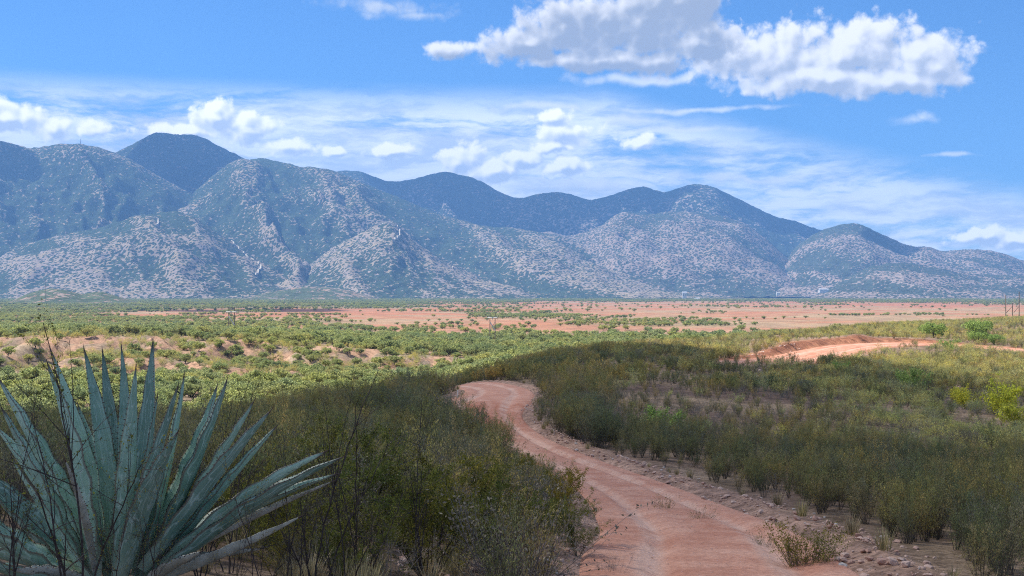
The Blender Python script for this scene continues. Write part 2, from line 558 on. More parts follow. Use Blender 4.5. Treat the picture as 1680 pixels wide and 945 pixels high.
def mat_stone():
    m, k = new_mat('stone')
    oi = k.n('ShaderNodeObjectInfo')
    tc = k.n('ShaderNodeTexCoord')
    n = k.noise(tc.outputs['Object'], 3.0, 5, 0.65)
    r = k.mix(oi.outputs['Random'], (0.40, 0.24, 0.18), (0.62, 0.46, 0.37))
    r = k.mix(k.rng(oi.outputs['Random'], 0.90, 0.95), r, (0.56, 0.50, 0.44))
    c = k.mix(1.0, r, k.mix(k.rng(n, 0.25, 0.75), (0.7, 0.68, 0.66), (1.2, 1.2, 1.2)), 'MULTIPLY')
    surf(k, c, 0.9, 0.2, bump=n, bdist=0.02, bstr=0.6)
    return m
M['stone'] = mat_stone()


def mat_ground():
    m, k = new_mat('desert_ground')
    a = k.n('ShaderNodeVertexColor', layer_name='soil')
    g = k.n('ShaderNodeNewGeometry')
    P = g.outputs['Position']
    n1 = k.noise(P, 0.9, 8, 0.62)
    n2 = k.noise(P, 0.05, 6, 0.6)
    c = k.mix(1.0, a.outputs[0], k.mix(k.rng(n1, 0.32, 0.68), (0.68, 0.66, 0.64), (1.28, 1.26, 1.22)), 'MULTIPLY')
    c = k.mix(1.0, c, k.mix(k.rng(n2, 0.35, 0.65), (0.82, 0.80, 0.80), (1.14, 1.12, 1.08)), 'MULTIPLY')
    n8 = k.noise(P, 7.0, 6, 0.7)
    c = k.mix(1.0, c, k.mix(k.rng(n8, 0.34, 0.66), (0.55, 0.53, 0.50), (1.35, 1.33, 1.3)), 'MULTIPLY')
    v = k.vor(P, 9.0, rand=1.0)
    peb = k.rng(v, 0.10, 0.22, 1.0, 0.0)
    vc = k.vor(P, 9.0, out='Color')
    sel = k.n('ShaderNodeSeparateColor', i={0: vc})
    pm = k.m('MULTIPLY', peb, k.rng(sel.outputs[0], 0.45, 0.55))
    c = k.mix(k.m('MULTIPLY', pm, 0.8), c, k.mix(sel.outputs[1], (0.46, 0.36, 0.30), (0.22, 0.14, 0.11)))
    h = k.m('ADD', k.m('MULTIPLY', n1, 1.0), k.m('ADD', k.m('MULTIPLY', n8, 0.5), k.m('MULTIPLY', pm, 0.4)))
    surf(k, c, 0.95, 0.1, bump=h, bdist=0.10, bstr=0.8)
    return m
M['ground'] = mat_ground()


def mat_road():
    m, k = new_mat('graded_dirt')
    lat = k.n('ShaderNodeAttribute', attribute_name='lat').outputs['Fac']
    red = k.n('ShaderNodeAttribute', attribute_name='red').outputs['Fac']
    s_ = k.n('ShaderNodeAttribute', attribute_name='along').outputs['Fac']
    g = k.n('ShaderNodeNewGeometry')
    P = g.outputs['Position']
    al0 = k.m('ABSOLUTE', lat)
    n1 = k.noise(P, 1.1, 8, 0.65)
    n2 = k.noise(P, 14.0, 6, 0.65)
    st = k.n('ShaderNodeCombineXYZ', i={0: k.m('MULTIPLY', lat, 3.2), 1: k.m('MULTIPLY', s_, 0.16)})
    n3 = k.noise(st.outputs[0], 1.0, 6, 0.6, 0.3)
    c = k.mix(k.rng(n1, 0.3, 0.7), (0.49, 0.225, 0.145), (0.64, 0.36, 0.25))
    rm = k.m('ADD', k.m('MULTIPLY', k.m('SUBTRACT', n3, 0.50), 4.0), k.m('MULTIPLY', k.m('SUBTRACT', red, 0.28), 2.0), clamp=True)
    c = k.mix(k.m('MULTIPLY', rm, 0.85), c, (0.42, 0.165, 0.095))
    trk = k.m('MULTIPLY', k.rng(k.m('ABSOLUTE', k.m('SUBTRACT', al0, 0.45)), 0.04, 0.15, 1.0, 0.0), k.rng(n1, 0.35, 0.6, 0.25, 0.8))
    c = k.mix(trk, c, (0.66, 0.43, 0.32))
    c = k.mix(1.0, c, k.mix(k.rng(n2, 0.3, 0.7), (0.80, 0.78, 0.77), (1.13, 1.13, 1.13)), 'MULTIPLY')
    v = k.vor(P, 11.0)
    sel = k.n('ShaderNodeSeparateColor', i={0: k.vor(P, 11.0, out='Color')})
    al = k.m('ABSOLUTE', lat)
    thr = k.m('SUBTRACT', k.rng(al, 0.45, 1.0, 0.92, 0.40, smooth=False), k.rng(al, 0.0, 0.25, 0.30, 0.0))
    pm = k.m('MULTIPLY', k.rng(v, 0.08, 0.2, 1.0, 0.0), k.m('GREATER_THAN', sel.outputs[0], thr))
    c = k.mix(k.m('MULTIPLY', pm, 0.75), c, k.mix(k.rng(sel.outputs[1], 0.4, 0.6), (0.56, 0.46, 0.40), (0.16, 0.09, 0.07)))
    h = k.m('ADD', k.m('ADD', k.m('MULTIPLY', n1, 0.45), k.m('MULTIPLY', n2, 0.35)), k.m('MULTIPLY', pm, 0.25))
    surf(k, c, 0.95, 0.1, bump=h, bdist=0.08, bstr=0.9)
    return m
M['road'] = mat_road()


def mat_mountain(name, tan, green, dots, cover, hz=700., rockc=(0.29, 0.235, 0.20)):
    """dots: size in metres of the scrub dots; cover: base share covered"""
    m, k = new_mat(name)
    g = k.n('ShaderNodeNewGeometry')
    P = g.outputs['Position']
    sp = k.n('ShaderNodeSeparateXYZ', i={0: P})
    wob = k.vm('ADD', P, k.scale(k.vm('SUBTRACT', k.noise(P, 0.01, 3, 0.6, col=True), (0.5, 0.5, 0.5)), (30, 30, 30)))
    big = k.noise(wob, 0.0028, 6, 0.60)
    med = k.noise(wob, 0.016, 5, 0.6)
    hgt = k.rng(sp.outputs[2], 40, hz, smooth=False)
    rel = k.n('ShaderNodeAttribute', attribute_name='gully').outputs['Fac']
    cov = k.m('ADD', k.m('MULTIPLY', k.m('SUBTRACT', big, 0.5), 0.75), k.m('MULTIPLY', k.m('SUBTRACT', med, 0.5), 0.45))
    cov = k.m('ADD', cov, k.m('ADD', cover, k.m('MULTIPLY', hgt, 0.28)))
    cov = k.m('ADD', cov, k.m('ADD', k.m('MULTIPLY', k.m('SUBTRACT', rel, 0.5), 0.60), 0.07))
    PW = k.vm('ADD', P, k.scale(k.vm('SUBTRACT', k.noise(P, 0.09, 2, 0.6, col=True), (0.5, 0.5, 0.5)), (9, 9, 9)))
    v = k.vor(PW, 1.0 / dots)
    rad = k.rng(cov, cover - 0.38, cover + 0.42, 0.40 + 0.12 * (cover > 0.8), 0.81, smooth=False)
    dot = k.rng(k.m('SUBTRACT', rad, v), -0.05, 0.05)
    soil = k.mix(k.rng(med, 0.35, 0.65), tan, rockc)
    soil = k.mix(k.rng(k.noise(P, 0.05, 4, 0.6), 0.60, 0.80), soil, (0.50, 0.43, 0.35))
    gr = k.mix(k.rng(k.noise(P, 0.03, 4, 0.7), 0.3, 0.7), tuple(x * 0.7 for x in green), tuple(x * 1.35 for x in green))
    c = k.mix(dot, soil, gr)
    surf(k, c, 1.0, 0.0, bump=k.m('ADD', k.m('MULTIPLY', dot, 0.22), k.noise(P, 0.02, 6, 0.65)), bdist=10.0, bstr=0.8)
    return m

M['mt_front'] = mat_mountain('mountain_front', (0.315, 0.25, 0.165), (0.046, 0.064, 0.032), 15., 0.66)
M['mt_back'] = mat_mountain('mountain_back', (0.30, 0.24, 0.19), (0.038, 0.052, 0.030), 19., 0.86)
M['mt_right'] = mat_mountain('mountain_right', (0.30, 0.225, 0.175), (0.056, 0.070, 0.044), 14., 0.60)
M['mt_mound'] = mat_mountain('low_mound', (0.34, 0.225, 0.155), (0.08, 0.10, 0.05), 12., 0.62)
M['scar'] = mat_plain('pale_track', (0.46, 0.40, 0.31), (0.62, 0.55, 0.44), 0.05)


def mat_cloud(tr):
    m, k = new_mat('cloud_vapour')
    out = k.n('ShaderNodeOutputMaterial')
    d = k.n('ShaderNodeBsdfDiffuse'); d.inputs[0].default_value = (0.95, 0.95, 0.96, 1)
    t2 = k.n('ShaderNodeBsdfTranslucent'); t2.inputs[0].default_value = (0.95, 0.95, 0.96, 1)
    t = k.n('ShaderNodeBsdfTransparent')
    m1 = k.n('ShaderNodeMixShader'); m1.inputs[0].default_value = 0.5
    k.put(m1.inputs[1], d.outputs[0]); k.put(m1.inputs[2], t2.outputs[0])
    m2 = k.n('ShaderNodeMixShader'); m2.inputs[0].default_value = tr
    k.put(m2.inputs[1], m1.outputs[0]); k.put(m2.inputs[2], t.outputs[0])
    k.put(out.inputs[0], m2.outputs[0])
    return m

# ------------------------------------------------------------------ ground sheet
def green_cover(X, Y):
    cols = [-250, 0, 300, 600, 840, 1040, 1300, 1680, 1950]
    rows = [(190, [1, 1, 1, 1, .95, .9, .9, .9, .9]), (250, [.95, .95, .95, 1, .95, .9, .9, .9, .9]),
            (290, [.72, .70, .70, .9, .9, .9, .9, .9, .9]), (335, [.68, .62, .62, .8, .85, .8, .6, .6, .6]),
            (400, [1, .95, .90, .82, .8, .7, .5, .5, .5]),
            (650, [1, .92, .76, .50, .45, .5, .25, .3, .3]), (900, [1, .95, .50, .22, .28, .4, .1, .1, .1]),
            (1300, [.9, .8, .22, .08, .25, .2, .08, .1, .1]), (1700, [.7, .65, .3, .15, .25, .08, .05, .08, .1]),
            (2200, [.9, .8, .85, .9, .3, .08, .08, .12, .12]), (3000, [.95, .9, .9, .7, .3, .15, .2, .5, .5]),
            (4200, [1, 1, .95, .95, .9, .9, .85, .8, .8]), (12000, [1] * 9)]
    T = np.array([r[1] for r in rows], float)
    ly = np.log([r[0] for r in rows])
    px = np.clip(CX + F * X / np.maximum(Y, 1), -250, 1950)
    l = np.clip(np.log(np.maximum(Y, 190)), ly[0], ly[-1] - 1e-6)
    j = np.clip(np.searchsorted(ly, l, side='right') - 1, 0, len(ly) - 2)
    f = (l - ly[j]) / (ly[j + 1] - ly[j])
    i = np.clip(np.searchsorted(cols, px, side='right') - 1, 0, len(cols) - 2)
    cc = np.array(cols, float)
    h = (px - cc[i]) / (cc[i + 1] - cc[i])
    g = (T[j, i] * (1 - h) + T[j, i + 1] * h) * (1 - f) + (T[j + 1, i] * (1 - h) + T[j + 1, i + 1] * h) * f
    n = fbm(X / 110, Y / 170, 5, 77, 0.6)
    nl = fbm(X / 25, Y / 30, 4, 78, 0.6)
    n = np.where(Y < 700, 0.5 * n + 0.5 * nl, 0.8 * n + 0.2 * nl)
    return sstep(n, 0.64 - 0.50 * g, 0.86 - 0.50 * g)


def bare_mask(X, Y):
    """open stony patches on the near hill (few shrubs)"""
    Y = np.asarray(Y, float)
    px = CX + F * X / np.maximum(Y, 1)
    py = HY - F * zbase(X, Y) / np.maximum(Y, 1)
    n = fbm(X / 4.5, Y / 6.5, 4, 55)
    m = np.zeros_like(Y)
    def spot(cx, cy, a, b, s=1.0):
        return s * np.clip(1.35 - np.hypot((px - cx) / a, (py - cy) / b), 0, 1)
    for sp_ in [(1560, 775, 150, 34, 0.8), (1640, 655, 110, 34), (1620, 700, 80, 16, 0.7), (1180, 612, 90, 16), (1040, 600, 110, 14, 0.9), (600, 700, 70, 18, 0.6),
                (1470, 705, 60, 16, 0.5), (1300, 560, 260, 6, 0.5), (560, 660, 90, 14, .4), (1130, 780, 50, 22, 0.5)]:
        m = np.maximum(m, spot(*sp_))
    return np.clip(m * sstep(n, 0.30, 0.55), 0, 1)


def build_ground():
    a = 26.0
    nx, ny = 760, 860
    ux = np.linspace(-math.asinh(9800 / a), math.asinh(9800 / a), nx)
    X = a * np.sinh(ux)
    b = 16.0
    y0 = 22.0
    uy = np.linspace(-math.asinh((380 + y0) / b), math.asinh((11400 - y0) / b), ny)
    Y = y0 + b * np.sinh(uy)
    XX, YY = np.meshgrid(X, Y)
    Z = ground_z(XX, YY)
    V = np.stack([XX, YY, Z], -1).reshape(-1, 3)
    x, y = XX.ravel(), YY.ravel()
    g = green_cover(x, y)
    px = CX + F * x / np.maximum(y, 1)
    near = np.array([0.185, 0.130, 0.10]); straw = np.array([0.27, 0.20, 0.135]); pale = np.array([0.36, 0.265, 0.20])
    redsoil = np.array([0.44, 0.21, 0.125]); bankc = np.array([0.37, 0.235, 0.165])
    plainc = np.array([0.385, 0.185, 0.115]); grn = np.array([0.125, 0.155, 0.075])
    n = fbm(x / 6, y / 6, 4, 91)[:, None]
    col = near + (straw - near) * sstep(n, 0.35, 0.65)
    col = col + (pale - col) * (0.75 * bare_mask(x, y))[:, None]
    far = sstep(y, 130, 240)[:, None] * sstep(px, 2600, 2000)[:, None] if False else sstep(y, 130, 240)[:, None]
    hillr = sstep(px, 880, 1100) * sstep(-y, -420, -360)
    far = far * (1 - hillr)[:, None]
    bk = (bankc + (np.array([0.25, 0.20, 0.15]) - bankc) * sstep(fbm(x / 5, y / 7, 4, 19), 0.45, 0.62)[:, None]) * (0.9 + 0.25 * (fbm(x / 9, y / 9, 3, 12)[:, None]))
    pl = plainc + (np.array([0.34, 0.255, 0.17]) - plainc) * sstep(fbm(x / 200, y / 120, 5, 14, 0.6), 0.46, 0.70)[:, None]
    fc = bk + (pl - bk) * sstep(y, 420, 900)[:, None]
    # beyond the scattered bushes, cover shows as colour
    fc = fc + (grn - fc) * (g * sstep(y, 250, 600) * (0.45 + 0.4 * sstep(y, 1200, 3000)))[:, None]
    col = col + (fc - col) * far
    d2, s2, w2, _ = road_dist(x, y, ROAD2)
    e2 = d2 - w2
    rr = sstep(-e2, -5.0, -1.0) * (s2 > 0) + sstep(-e2, -2.0, -0.5) * (s2 <= 0)
    col = col + (redsoil - col) * np.clip(rr, 0, 1)[:, None] * 0.9
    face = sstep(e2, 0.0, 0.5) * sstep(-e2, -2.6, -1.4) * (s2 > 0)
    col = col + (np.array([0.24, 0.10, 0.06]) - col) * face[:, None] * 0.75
    d1, s1, w1, _ = road_dist(x, y, ROAD1)
    e1 = d1 - w1
    col = col + (np.array([0.40, 0.26, 0.20]) - col) * (sstep(-e1, -1.3, -0.2))[:, None] * 0.85
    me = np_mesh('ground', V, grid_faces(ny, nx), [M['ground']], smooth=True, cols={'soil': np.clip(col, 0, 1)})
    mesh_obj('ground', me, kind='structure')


def build_road(C, name, L):
    seg = np.vstack([[0, 0], np.diff(C[:, :2], axis=0)])
    s = np.cumsum(np.hypot(seg[:, 0], seg[:, 1]))
    ss = np.arange(0, s[-1], 0.22 if s[-1] < 130 else 0.8)
    x = np.interp(ss, s, C[:, 0]); y = np.interp(ss, s, C[:, 1]); w = np.interp(ss, s, C[:, 2])
    tx, ty = np.gradient(x), np.gradient(y)
    l = np.hypot(tx, ty); tx, ty = tx / l, ty / l
    lat = np.linspace(-1, 1, 33)
    XX = x[:, None] - ty[:, None] * lat * (w[:, None] + 0.12)
    YY = y[:, None] + tx[:, None] * lat * (w[:, None] + 0.12)
    Z = zbase(XX, YY) + 0.015
    SS = np.repeat(ss[:, None], 33, 1); LL = np.repeat(lat[None], len(ss), 0)
    Z += -0.15 * sstep(np.abs(LL), 0.9, 1.0)
    ruts = np.exp(-((np.abs(LL + 0.08 * np.sin(SS / 7)) - 0.45) / 0.10) ** 2) * (0.75 + 0.5 * fbm(SS / 9, LL, 3, 8))
    Z -= 0.075 * ruts
    Z += (fbm(XX / 0.8, YY / 0.8, 4, 3) - 0.5) * 0.022 + (fbm(LL * 4, SS / 9, 3, 4) - 0.5) * 0.05
    red = 0.25 * ruts
    if name == 'dirt_road':
        red = 0.9 * sstep(YY, 41, 46) * sstep(-YY, -60, -55) * (0.6 + 0.6 * sstep(LL, -0.6, 0.6)) + 0.35 * sstep(YY, 24, 30) * sstep(-YY, -40, -36) * sstep(np.abs(LL), .1, .8)
        red += 0.45 * sstep(YY, 11, 14) * sstep(-YY, -23, -18) * np.exp(-((LL - 0.05 + (YY - 16) * 0.07) / 0.22) ** 2)
    else:
        red = red + 0.42
    V = np.stack([XX, YY, Z], -1).reshape(-1, 3)
    me = np_mesh(name, V, grid_faces(len(ss), 33)[:, ::-1], [M['road']], smooth=True,
                 attrs={'lat': LL.ravel(), 'along': SS.ravel(), 'red': np.clip(red, 0, 1).ravel()})
    mesh_obj(name, me, kind='structure')


build_ground()
build_road(ROAD1, 'dirt_road', None)
build_road(ROAD2, 'upper_dirt_road', None)

# ------------------------------------------------------------------ mountains
def mountain(name, sil, Yc, Yb, pyb, mat, seed, amp=0.24, spur=420., power=1.25, step=4, rows=90, rough=6.5):
    sil = np.array(sil, float)
    px = np.arange(sil[0, 0], sil[-1, 0] + 1, step)
    py = np.interp(px, sil[:, 0], sil[:, 1])
    if len(px) > 20:
        p = _blur(py[:, None], 1.3, 0)[:, 0]
        p[0], p[-1] = py[0], py[-1]
        py = p
    zc = (HY - py) / F * Yc
    zb0 = (HY - pyb) / F * Yb - 3
    H = np.maximum(zc - zb0, 0.0)
    t = np.concatenate([np.linspace(0, 1, rows), np.linspace(1.02, 1.5, 12)])
    PX, T = np.meshgrid(px, t)
    Y = Yb + (Yc - Yb) * T
    X = (PX - CX) / F * Y
    front = np.clip(T, 0, 1)
    g = 0.55 * front ** power + 0.45 * sstep(front, 0, 1)
    wx = X + (0.38 if seed % 2 else -0.30) * Y + 260 * (fbm(X / 900, Y / 900, 3, seed + 3) - 0.5) * 2
    R1 = ridged(wx / spur, Y / (spur * 2.6), 6, seed, 0.50)
    R2 = fbm(X / 140, Y / 170, 5, seed + 9)
    w = (4 * front * (1 - front)) ** 0.8
    hh = H[None, :]
    Z = zb0 + hh * (g + w * ((R1 - 0.60) * amp * 1.5 + (R2 - 0.5) * 0.16))
    lim = (zc[None, :] / Yc) * Y * (1 - 0.03 * (1 - front))
    Z = np.where((T <= 1) & (Z > lim) & (hh > 5), lim - 0.15 * (Z - lim), Z)
    back = np.clip(T - 1, 0, 1)
    Z = np.where(T > 1, zc[None] - (hh * back * 1.6), Z)
    Z = Z + (fbm(X / 24, Y / 24, 2, seed + 31) - 0.5) * rough * np.clip(hh / 60, 0, 1) * 2
    gully = sstep(-(R1 + 0.3 * (R2 - 0.5)), -0.74, -0.46)
    V = np.stack([X, Y, Z], -1).reshape(-1, 3)
    me = np_mesh(name, V, grid_faces(len(t), len(px)), [mat], smooth=True, attrs={'gully': gully.ravel()})
    mesh_obj(name, me, kind='structure')
    PY = HY - F * Z / Y

    def at(qx, qy):
        i = int(round((qx - px[0]) / step)); i = max(0, min(len(px) - 1, i))
        j = int(np.argmin(np.abs(PY[:rows, i] - qy)))
        return Vector((X[j, i], Y[j, i], Z[j, i]))
    return at


SIL_PEAK = [(-60, 380), (60, 340), (140, 280), (190, 250), (215, 238), (232, 228), (250, 219), (268, 217), (290, 221), (320, 221), (340, 229), (370, 245), (400, 259), (440, 285), (500, 320), (600, 360), (700, 440), (760, 482)]
SIL_LEFT = [(-700, 330), (-500, 280), (-300, 250), (-120, 222), (-40, 228), (0, 231), (20, 236), (48, 244), (75, 240), (100, 236), (130, 236), (155, 240), (188, 251), (215, 262), (250, 283), (280, 300), (310, 316), (340, 326), (380, 350), (430, 390), (480, 430), (540, 470), (560, 484)]
SIL_MAIN = [(180, 420), (250, 370), (300, 330), (340, 295), (375, 268), (400, 259), (412, 263), (428, 258), (445, 262), (470, 267), (495, 276), (505, 273), (520, 275), (545, 279), (575, 292), (600, 303), (640, 318), (680, 334), (720, 352), (760, 362), (800, 372), (840, 373), (880, 380), (920, 388), (960, 402), (1000, 420), (1040, 438), (1080, 453), (1120, 466), (1170, 478), (1220, 486)]
SIL_MID = [(480, 340), (530, 290), (560, 279), (590, 281), (610, 288), (632, 298), (660, 297), (682, 293), (710, 285), (735, 281), (750, 286), (775, 291), (800, 303), (825, 318), (850, 326), (880, 319), (912, 314), (935, 318), (966, 329), (1000, 321), (1035, 309), (1058, 305), (1075, 312), (1090, 317), (1110, 309), (1135, 302), (1150, 302), (1170, 306), (1190, 316), (1215, 328), (1245, 343), (1275, 357), (1300, 361), (1340, 376), (1352, 378), (1400, 400), (1460, 440), (1520, 484)]
SIL_FOOT = [(820, 420), (850, 392), (880, 384), (900, 379), (930, 388), (960, 381), (985, 372), (1010, 352), (1030, 347), (1060, 352), (1100, 347), (1130, 348), (1180, 353), (1220, 365), (1255, 390), (1290, 420), (1330, 450), (1370, 478), (1390, 486)]
SIL_RIGHT = [(1240, 486), (1280, 440), (1310, 400), (1335, 384), (1350, 377), (1372, 369), (1395, 366), (1412, 368), (1430, 376), (1455, 388), (1480, 400), (1500, 405), (1512, 404), (1525, 405), (1545, 413), (1575, 410), (1600, 409), (1625, 411), (1650, 417), (1680, 428), (1750, 446), (1850, 455), (2000, 440), (2200, 452), (2500, 470)]
SIL_LOWL = [(-700, 440), (-300, 450), (-100, 450), (0, 418), (50, 398), (110, 384), (170, 372), (215, 356), (250, 350), (290, 346), (320, 356), (360, 384), (400, 408), (440, 430), (500, 455), (560, 474), (590, 486)]
SIL_LOWM = [(420, 486), (470, 455), (520, 425), (560, 398), (610, 375), (640, 360), (655, 368), (665, 385), (700, 410), (740, 432), (790, 455), (850, 474), (880, 486)]
SIL_LOWR = [(1330, 486), (1380, 460), (1430, 436), (1480, 430), (1540, 438), (1600, 450), (1680, 452), (1800, 465), (1900, 486)]
AT = {}
AT['mid'] = mountain('far_mountains', SIL_MID, 9300, 7000, 484, M['mt_back'], 11, amp=0.20, spur=520)
AT['peak'] = mountain('peak_mountain', SIL_PEAK, 8200, 6300, 484, M['mt_back'], 23, amp=0.2, spur=380)
AT['foot'] = mountain('lit_foothill', SIL_FOOT, 7800, 5600, 486, M['mt_right'], 37, amp=0.20, spur=430)
AT['right'] = mountain('right_mountains', SIL_RIGHT, 7600, 5600, 487, M['mt_right'], 41, amp=0.22, spur=420)
AT['left'] = mountain('left_mountains', SIL_LEFT, 7300, 5200, 488, M['mt_front'], 53, amp=0.24, spur=430)
AT['main'] = mountain('main_mountain_ridge', SIL_MAIN, 7400, 5000, 488.5, M['mt_front'], 67, amp=0.26, spur=430)
AT['lowl'] = mountain('left_foothill', SIL_LOWL, 6000, 4700, 489, M['mt_front'], 71, amp=0.24, spur=330)
AT['lowm'] = mountain('middle_foothill', SIL_LOWM, 5900, 4700, 489, M['mt_front'], 83, amp=0.24, spur=330)
AT['lowr'] = mountain('right_foothill', SIL_LOWR, 6100, 4800, 489, M['mt_right'], 97, amp=0.22, spur=330)
AT['mound'] = mountain('tan_mound', [(395, 491), (440, 480), (470, 474), (500, 470), (540, 471), (570, 476), (600, 484), (625, 491)], 4350, 4050, 490.5, M['mt_mound'], 5, amp=0.1, spur=90, step=2, rows=24, rough=1.0)
AT['moundl'] = mountain('left_mound', [(15, 496), (45, 482), (70, 475), (85, 473), (110, 476), (135, 483), (150, 480), (165, 478), (190, 485), (225, 496)], 2900, 2650, 495, M['mt_mound'], 6, amp=0.12, spur=80, step=2, rows=24, rough=1.0)


def track(name, key, pts, w=9.0):
    P = [AT[key](*p) for p in catmull(np.array(pts, float), 6)]
    V, Fc = [], []
    for i, p in enumerate(P):
        q = P[min(i + 1, len(P) - 1)] - P[max(i - 1, 0)]
        nrm = Vector((-q.y, q.x, 0))
        if nrm.length < 1e-3: nrm = Vector((1, 0, 0))
        nrm.normalize()
        ww = w * (0.6 + 0.8 * random.random())
        V += [p + nrm * ww * 0.5 + Vector((0, -7, 6)), p - nrm * ww * 0.5 + Vector((0, -7, 6)), p + Vector((0, 3, -22))]
        if i:
            b = 3 * i
            Fc += [(b - 3, b - 2, b + 1, b), (b - 2, b - 1, b + 2, b + 1), (b - 1, b - 3, b, b + 2)]
    me = np_mesh(name, np.array([tuple(v) for v in V]), np.array(Fc), [M['scar']])
    mesh_obj(name, me, kind='structure')

random.seed(4)
track('pale_mountain_track', 'lowl', [(380, 396), (396, 412), (410, 424), (424, 432), (426, 442), (420, 453)], 6)
track('pale_ridge_track', 'lowm', [(622, 372), (636, 366), (652, 372), (656, 386), (646, 396)], 4.5)
track('pale_slope_track', 'main', [(716, 425), (730, 430), (744, 440)], 6)
track('short_pale_track', 'lowl', [(256, 358), (262, 364), (256, 372)], 4)

# ------------------------------------------------------------------ clouds outside the frame that shade the land
def cloud_over(name, foot, alt, thick, tr, seed, wob=0.18):
    """foot: polygon on the land (x, y, z) whose shade the cloud casts; the cloud hangs where the sun's rays cross alt"""
    P = []
    for (x, y, z) in foot:
        t = (alt - z) / SUN.z
        P.append((x + SUN.x * t, y + SUN.y * t))
    P = np.array(P)
    P = catmull(np.vstack([P, P[:1]]), 8)[:-1]
    c = P.mean(0)
    size = np.abs(P - c).max()
    n = len(P)
    ring = np.linspace(0, 1, 9)
    V, idx = [], []
    ang = np.arange(n)
    for sgn in (-1, 1):
        for r in ring:
            q = c + (P - c) * r
            q = q + (P - c) * (wob * r * (fbm(P[:, 0] / (size * .2), P[:, 1] / (size * .2), 4, seed)[:, None] - 0.5))
            h = math.sqrt(max(0, 1 - r ** 2.5))
            z = alt + sgn * thick * h * (0.35 if sgn < 0 else 1.0) * (0.6 + 0.9 * fbm(q[:, 0] / (size * .18), q[:, 1] / (size * .18), 4, seed + 5))
            V.append(np.column_stack([q, z]))
    V = np.concatenate(V)
    Fc = []
    for s in range(2):
        for j in range(len(ring) - 1):
            for i in range(n):
                a = (s * len(ring) + j) * n + i; b = (s * len(ring) + j) * n + (i + 1) % n
                f = (a, b, b + n, a + n)
                Fc.append(f if s else f[::-1])
    me = np_mesh(name, V, np.array(Fc), [mat_cloud(tr)], smooth=True)
    mesh_obj(name, me, kind='structure')


def gp(px, Y, dz=0.0):
    x = (px - CX) / F * Y
    return (x, Y, float(zbase(np.array([x]), np.array([Y]))[0]) + dz)

cloud_over('cloud', [(-130, 36, -8), (-60, 32, -8), (-22, 34, -7), (-13, 50, -8), (-9, 70, -8), gp(790, 98), gp(900, 124), gp(1050, 168), gp(1120, 172),
                     gp(1150, 146), gp(1190, 124), gp(1360, 110), gp(1395, 84), gp(1445, 58), gp(1540, 42), (16.5, 32, -5), (42, 16, -5),
                     (80, -30, -3), (40, -90, -2), (-60, -90, -2), (-130, -40, -2)], 1500, 60, 0.46, 3, wob=0.05)
HAZE_TOP = 1180.0

def shade_poly(key, pts, name, alt=2500, tr=0.3):
    cloud_over(name, [tuple(AT[key](*p)) for p in pts], alt, 150, tr, 9)

shade_poly('peak', [(195, 262), (232, 222), (290, 215), (345, 225), (400, 258), (380, 300), (320, 330), (260, 300)], 'cloud')
shade_poly('mid', [(590, 282), (640, 292), (735, 278), (800, 300), (850, 325), (965, 325), (1060, 303), (1130, 300), (1150, 315), (1100, 345), (1010, 360), (930, 390), (840, 380), (740, 345), (640, 320)], 'cloud')
shade_poly('mid', [(1175, 306), (1240, 330), (1340, 374), (1350, 400), (1290, 385), (1210, 350)], 'cloud')
shade_poly('right', [(1430, 374), (1485, 402), (1440, 402), (1420, 385)], 'cloud')
shade_poly('left', [(-120, 230), (0, 232), (45, 246), (60, 262), (20, 290), (-40, 340), (-160, 330)], 'cloud')
cloud_over('cloud', [gp(170, 1700), gp(330, 1560), gp(480, 1550), gp(560, 1650), gp(500, 1800), gp(340, 1850)], 1900, 60, 0.35, 4)

# ------------------------------------------------------------------ haze
def build_haze():
    m = bpy.data.materials.new('haze_air')
    m.use_nodes = True
    k = NT(m.node_tree)
    out = k.n('ShaderNodeOutputMaterial')
    v = k.n('ShaderNodeVolumePrincipled')
    v.inputs['Color'].default_value = HAZE_COL
    v.inputs['Density'].default_value = HAZE_D
    v.inputs['Anisotropy'].default_value = 0.0
    k.put(out.inputs['Volume'], v.outputs[0])
    x0, x1, y0, y1, z0, z1 = -9900, 9900, -400, 11450, -130, HAZE_TOP
    V = np.array([(x, y, z) for z in (z0, z1) for y in (y0, y1) for x in (x0, x1)], float)
    Fc = np.array([(0, 2, 3, 1), (4, 5, 7, 6), (0, 1, 5, 4), (2, 6, 7, 3), (0, 4, 6, 2), (1, 3, 7, 5)])
    me = np_mesh('haze', V, Fc, [m])
    mesh_obj('haze', me, kind='stuff')
HAZE_COL = (0.22, 0.49, 1.0, 1)
HAZE_D = 9.0e-5
build_haze()

# ------------------------------------------------------------------ plant generators
def seg_tubes(S, sides=3):
    """S: (n,8) p0 p1 r0 r1 -> verts, quads"""
    S = np.asarray(S, float)
    if len(S) == 0:
        return np.zeros((0, 3)), np.zeros((0, 4), int)
    p0, p1, r0, r1 = S[:, 0:3], S[:, 3:6], S[:, 6], S[:, 7]
    d = p1 - p0
    d /= np.maximum(np.linalg.norm(d, axis=1, keepdims=True), 1e-9)
    up = np.where(np.abs(d[:, 2:3]) > 0.9, np.array([[1., 0, 0]]), np.array([[0, 0, 1.]]))
    a = np.cross(d, up); a /= np.linalg.norm(a, axis=1, keepdims=True)
    b = np.cross(d, a)
    V = np.zeros((len(S), 2 * sides, 3))
    for i in range(sides):
        th = 2 * math.pi * i / sides
        o = a * math.cos(th) + b * math.sin(th)
        V[:, i] = p0 + o * r0[:, None]
        V[:, sides + i] = p1 + o * r1[:, None]
    base = np.arange(len(S))[:, None] * 2 * sides
    Fc = np.concatenate([base + np.array([[i, (i + 1) % sides, sides + (i + 1) % sides, sides + i]]) for i in range(sides)])
    return V.reshape(-1, 3), Fc


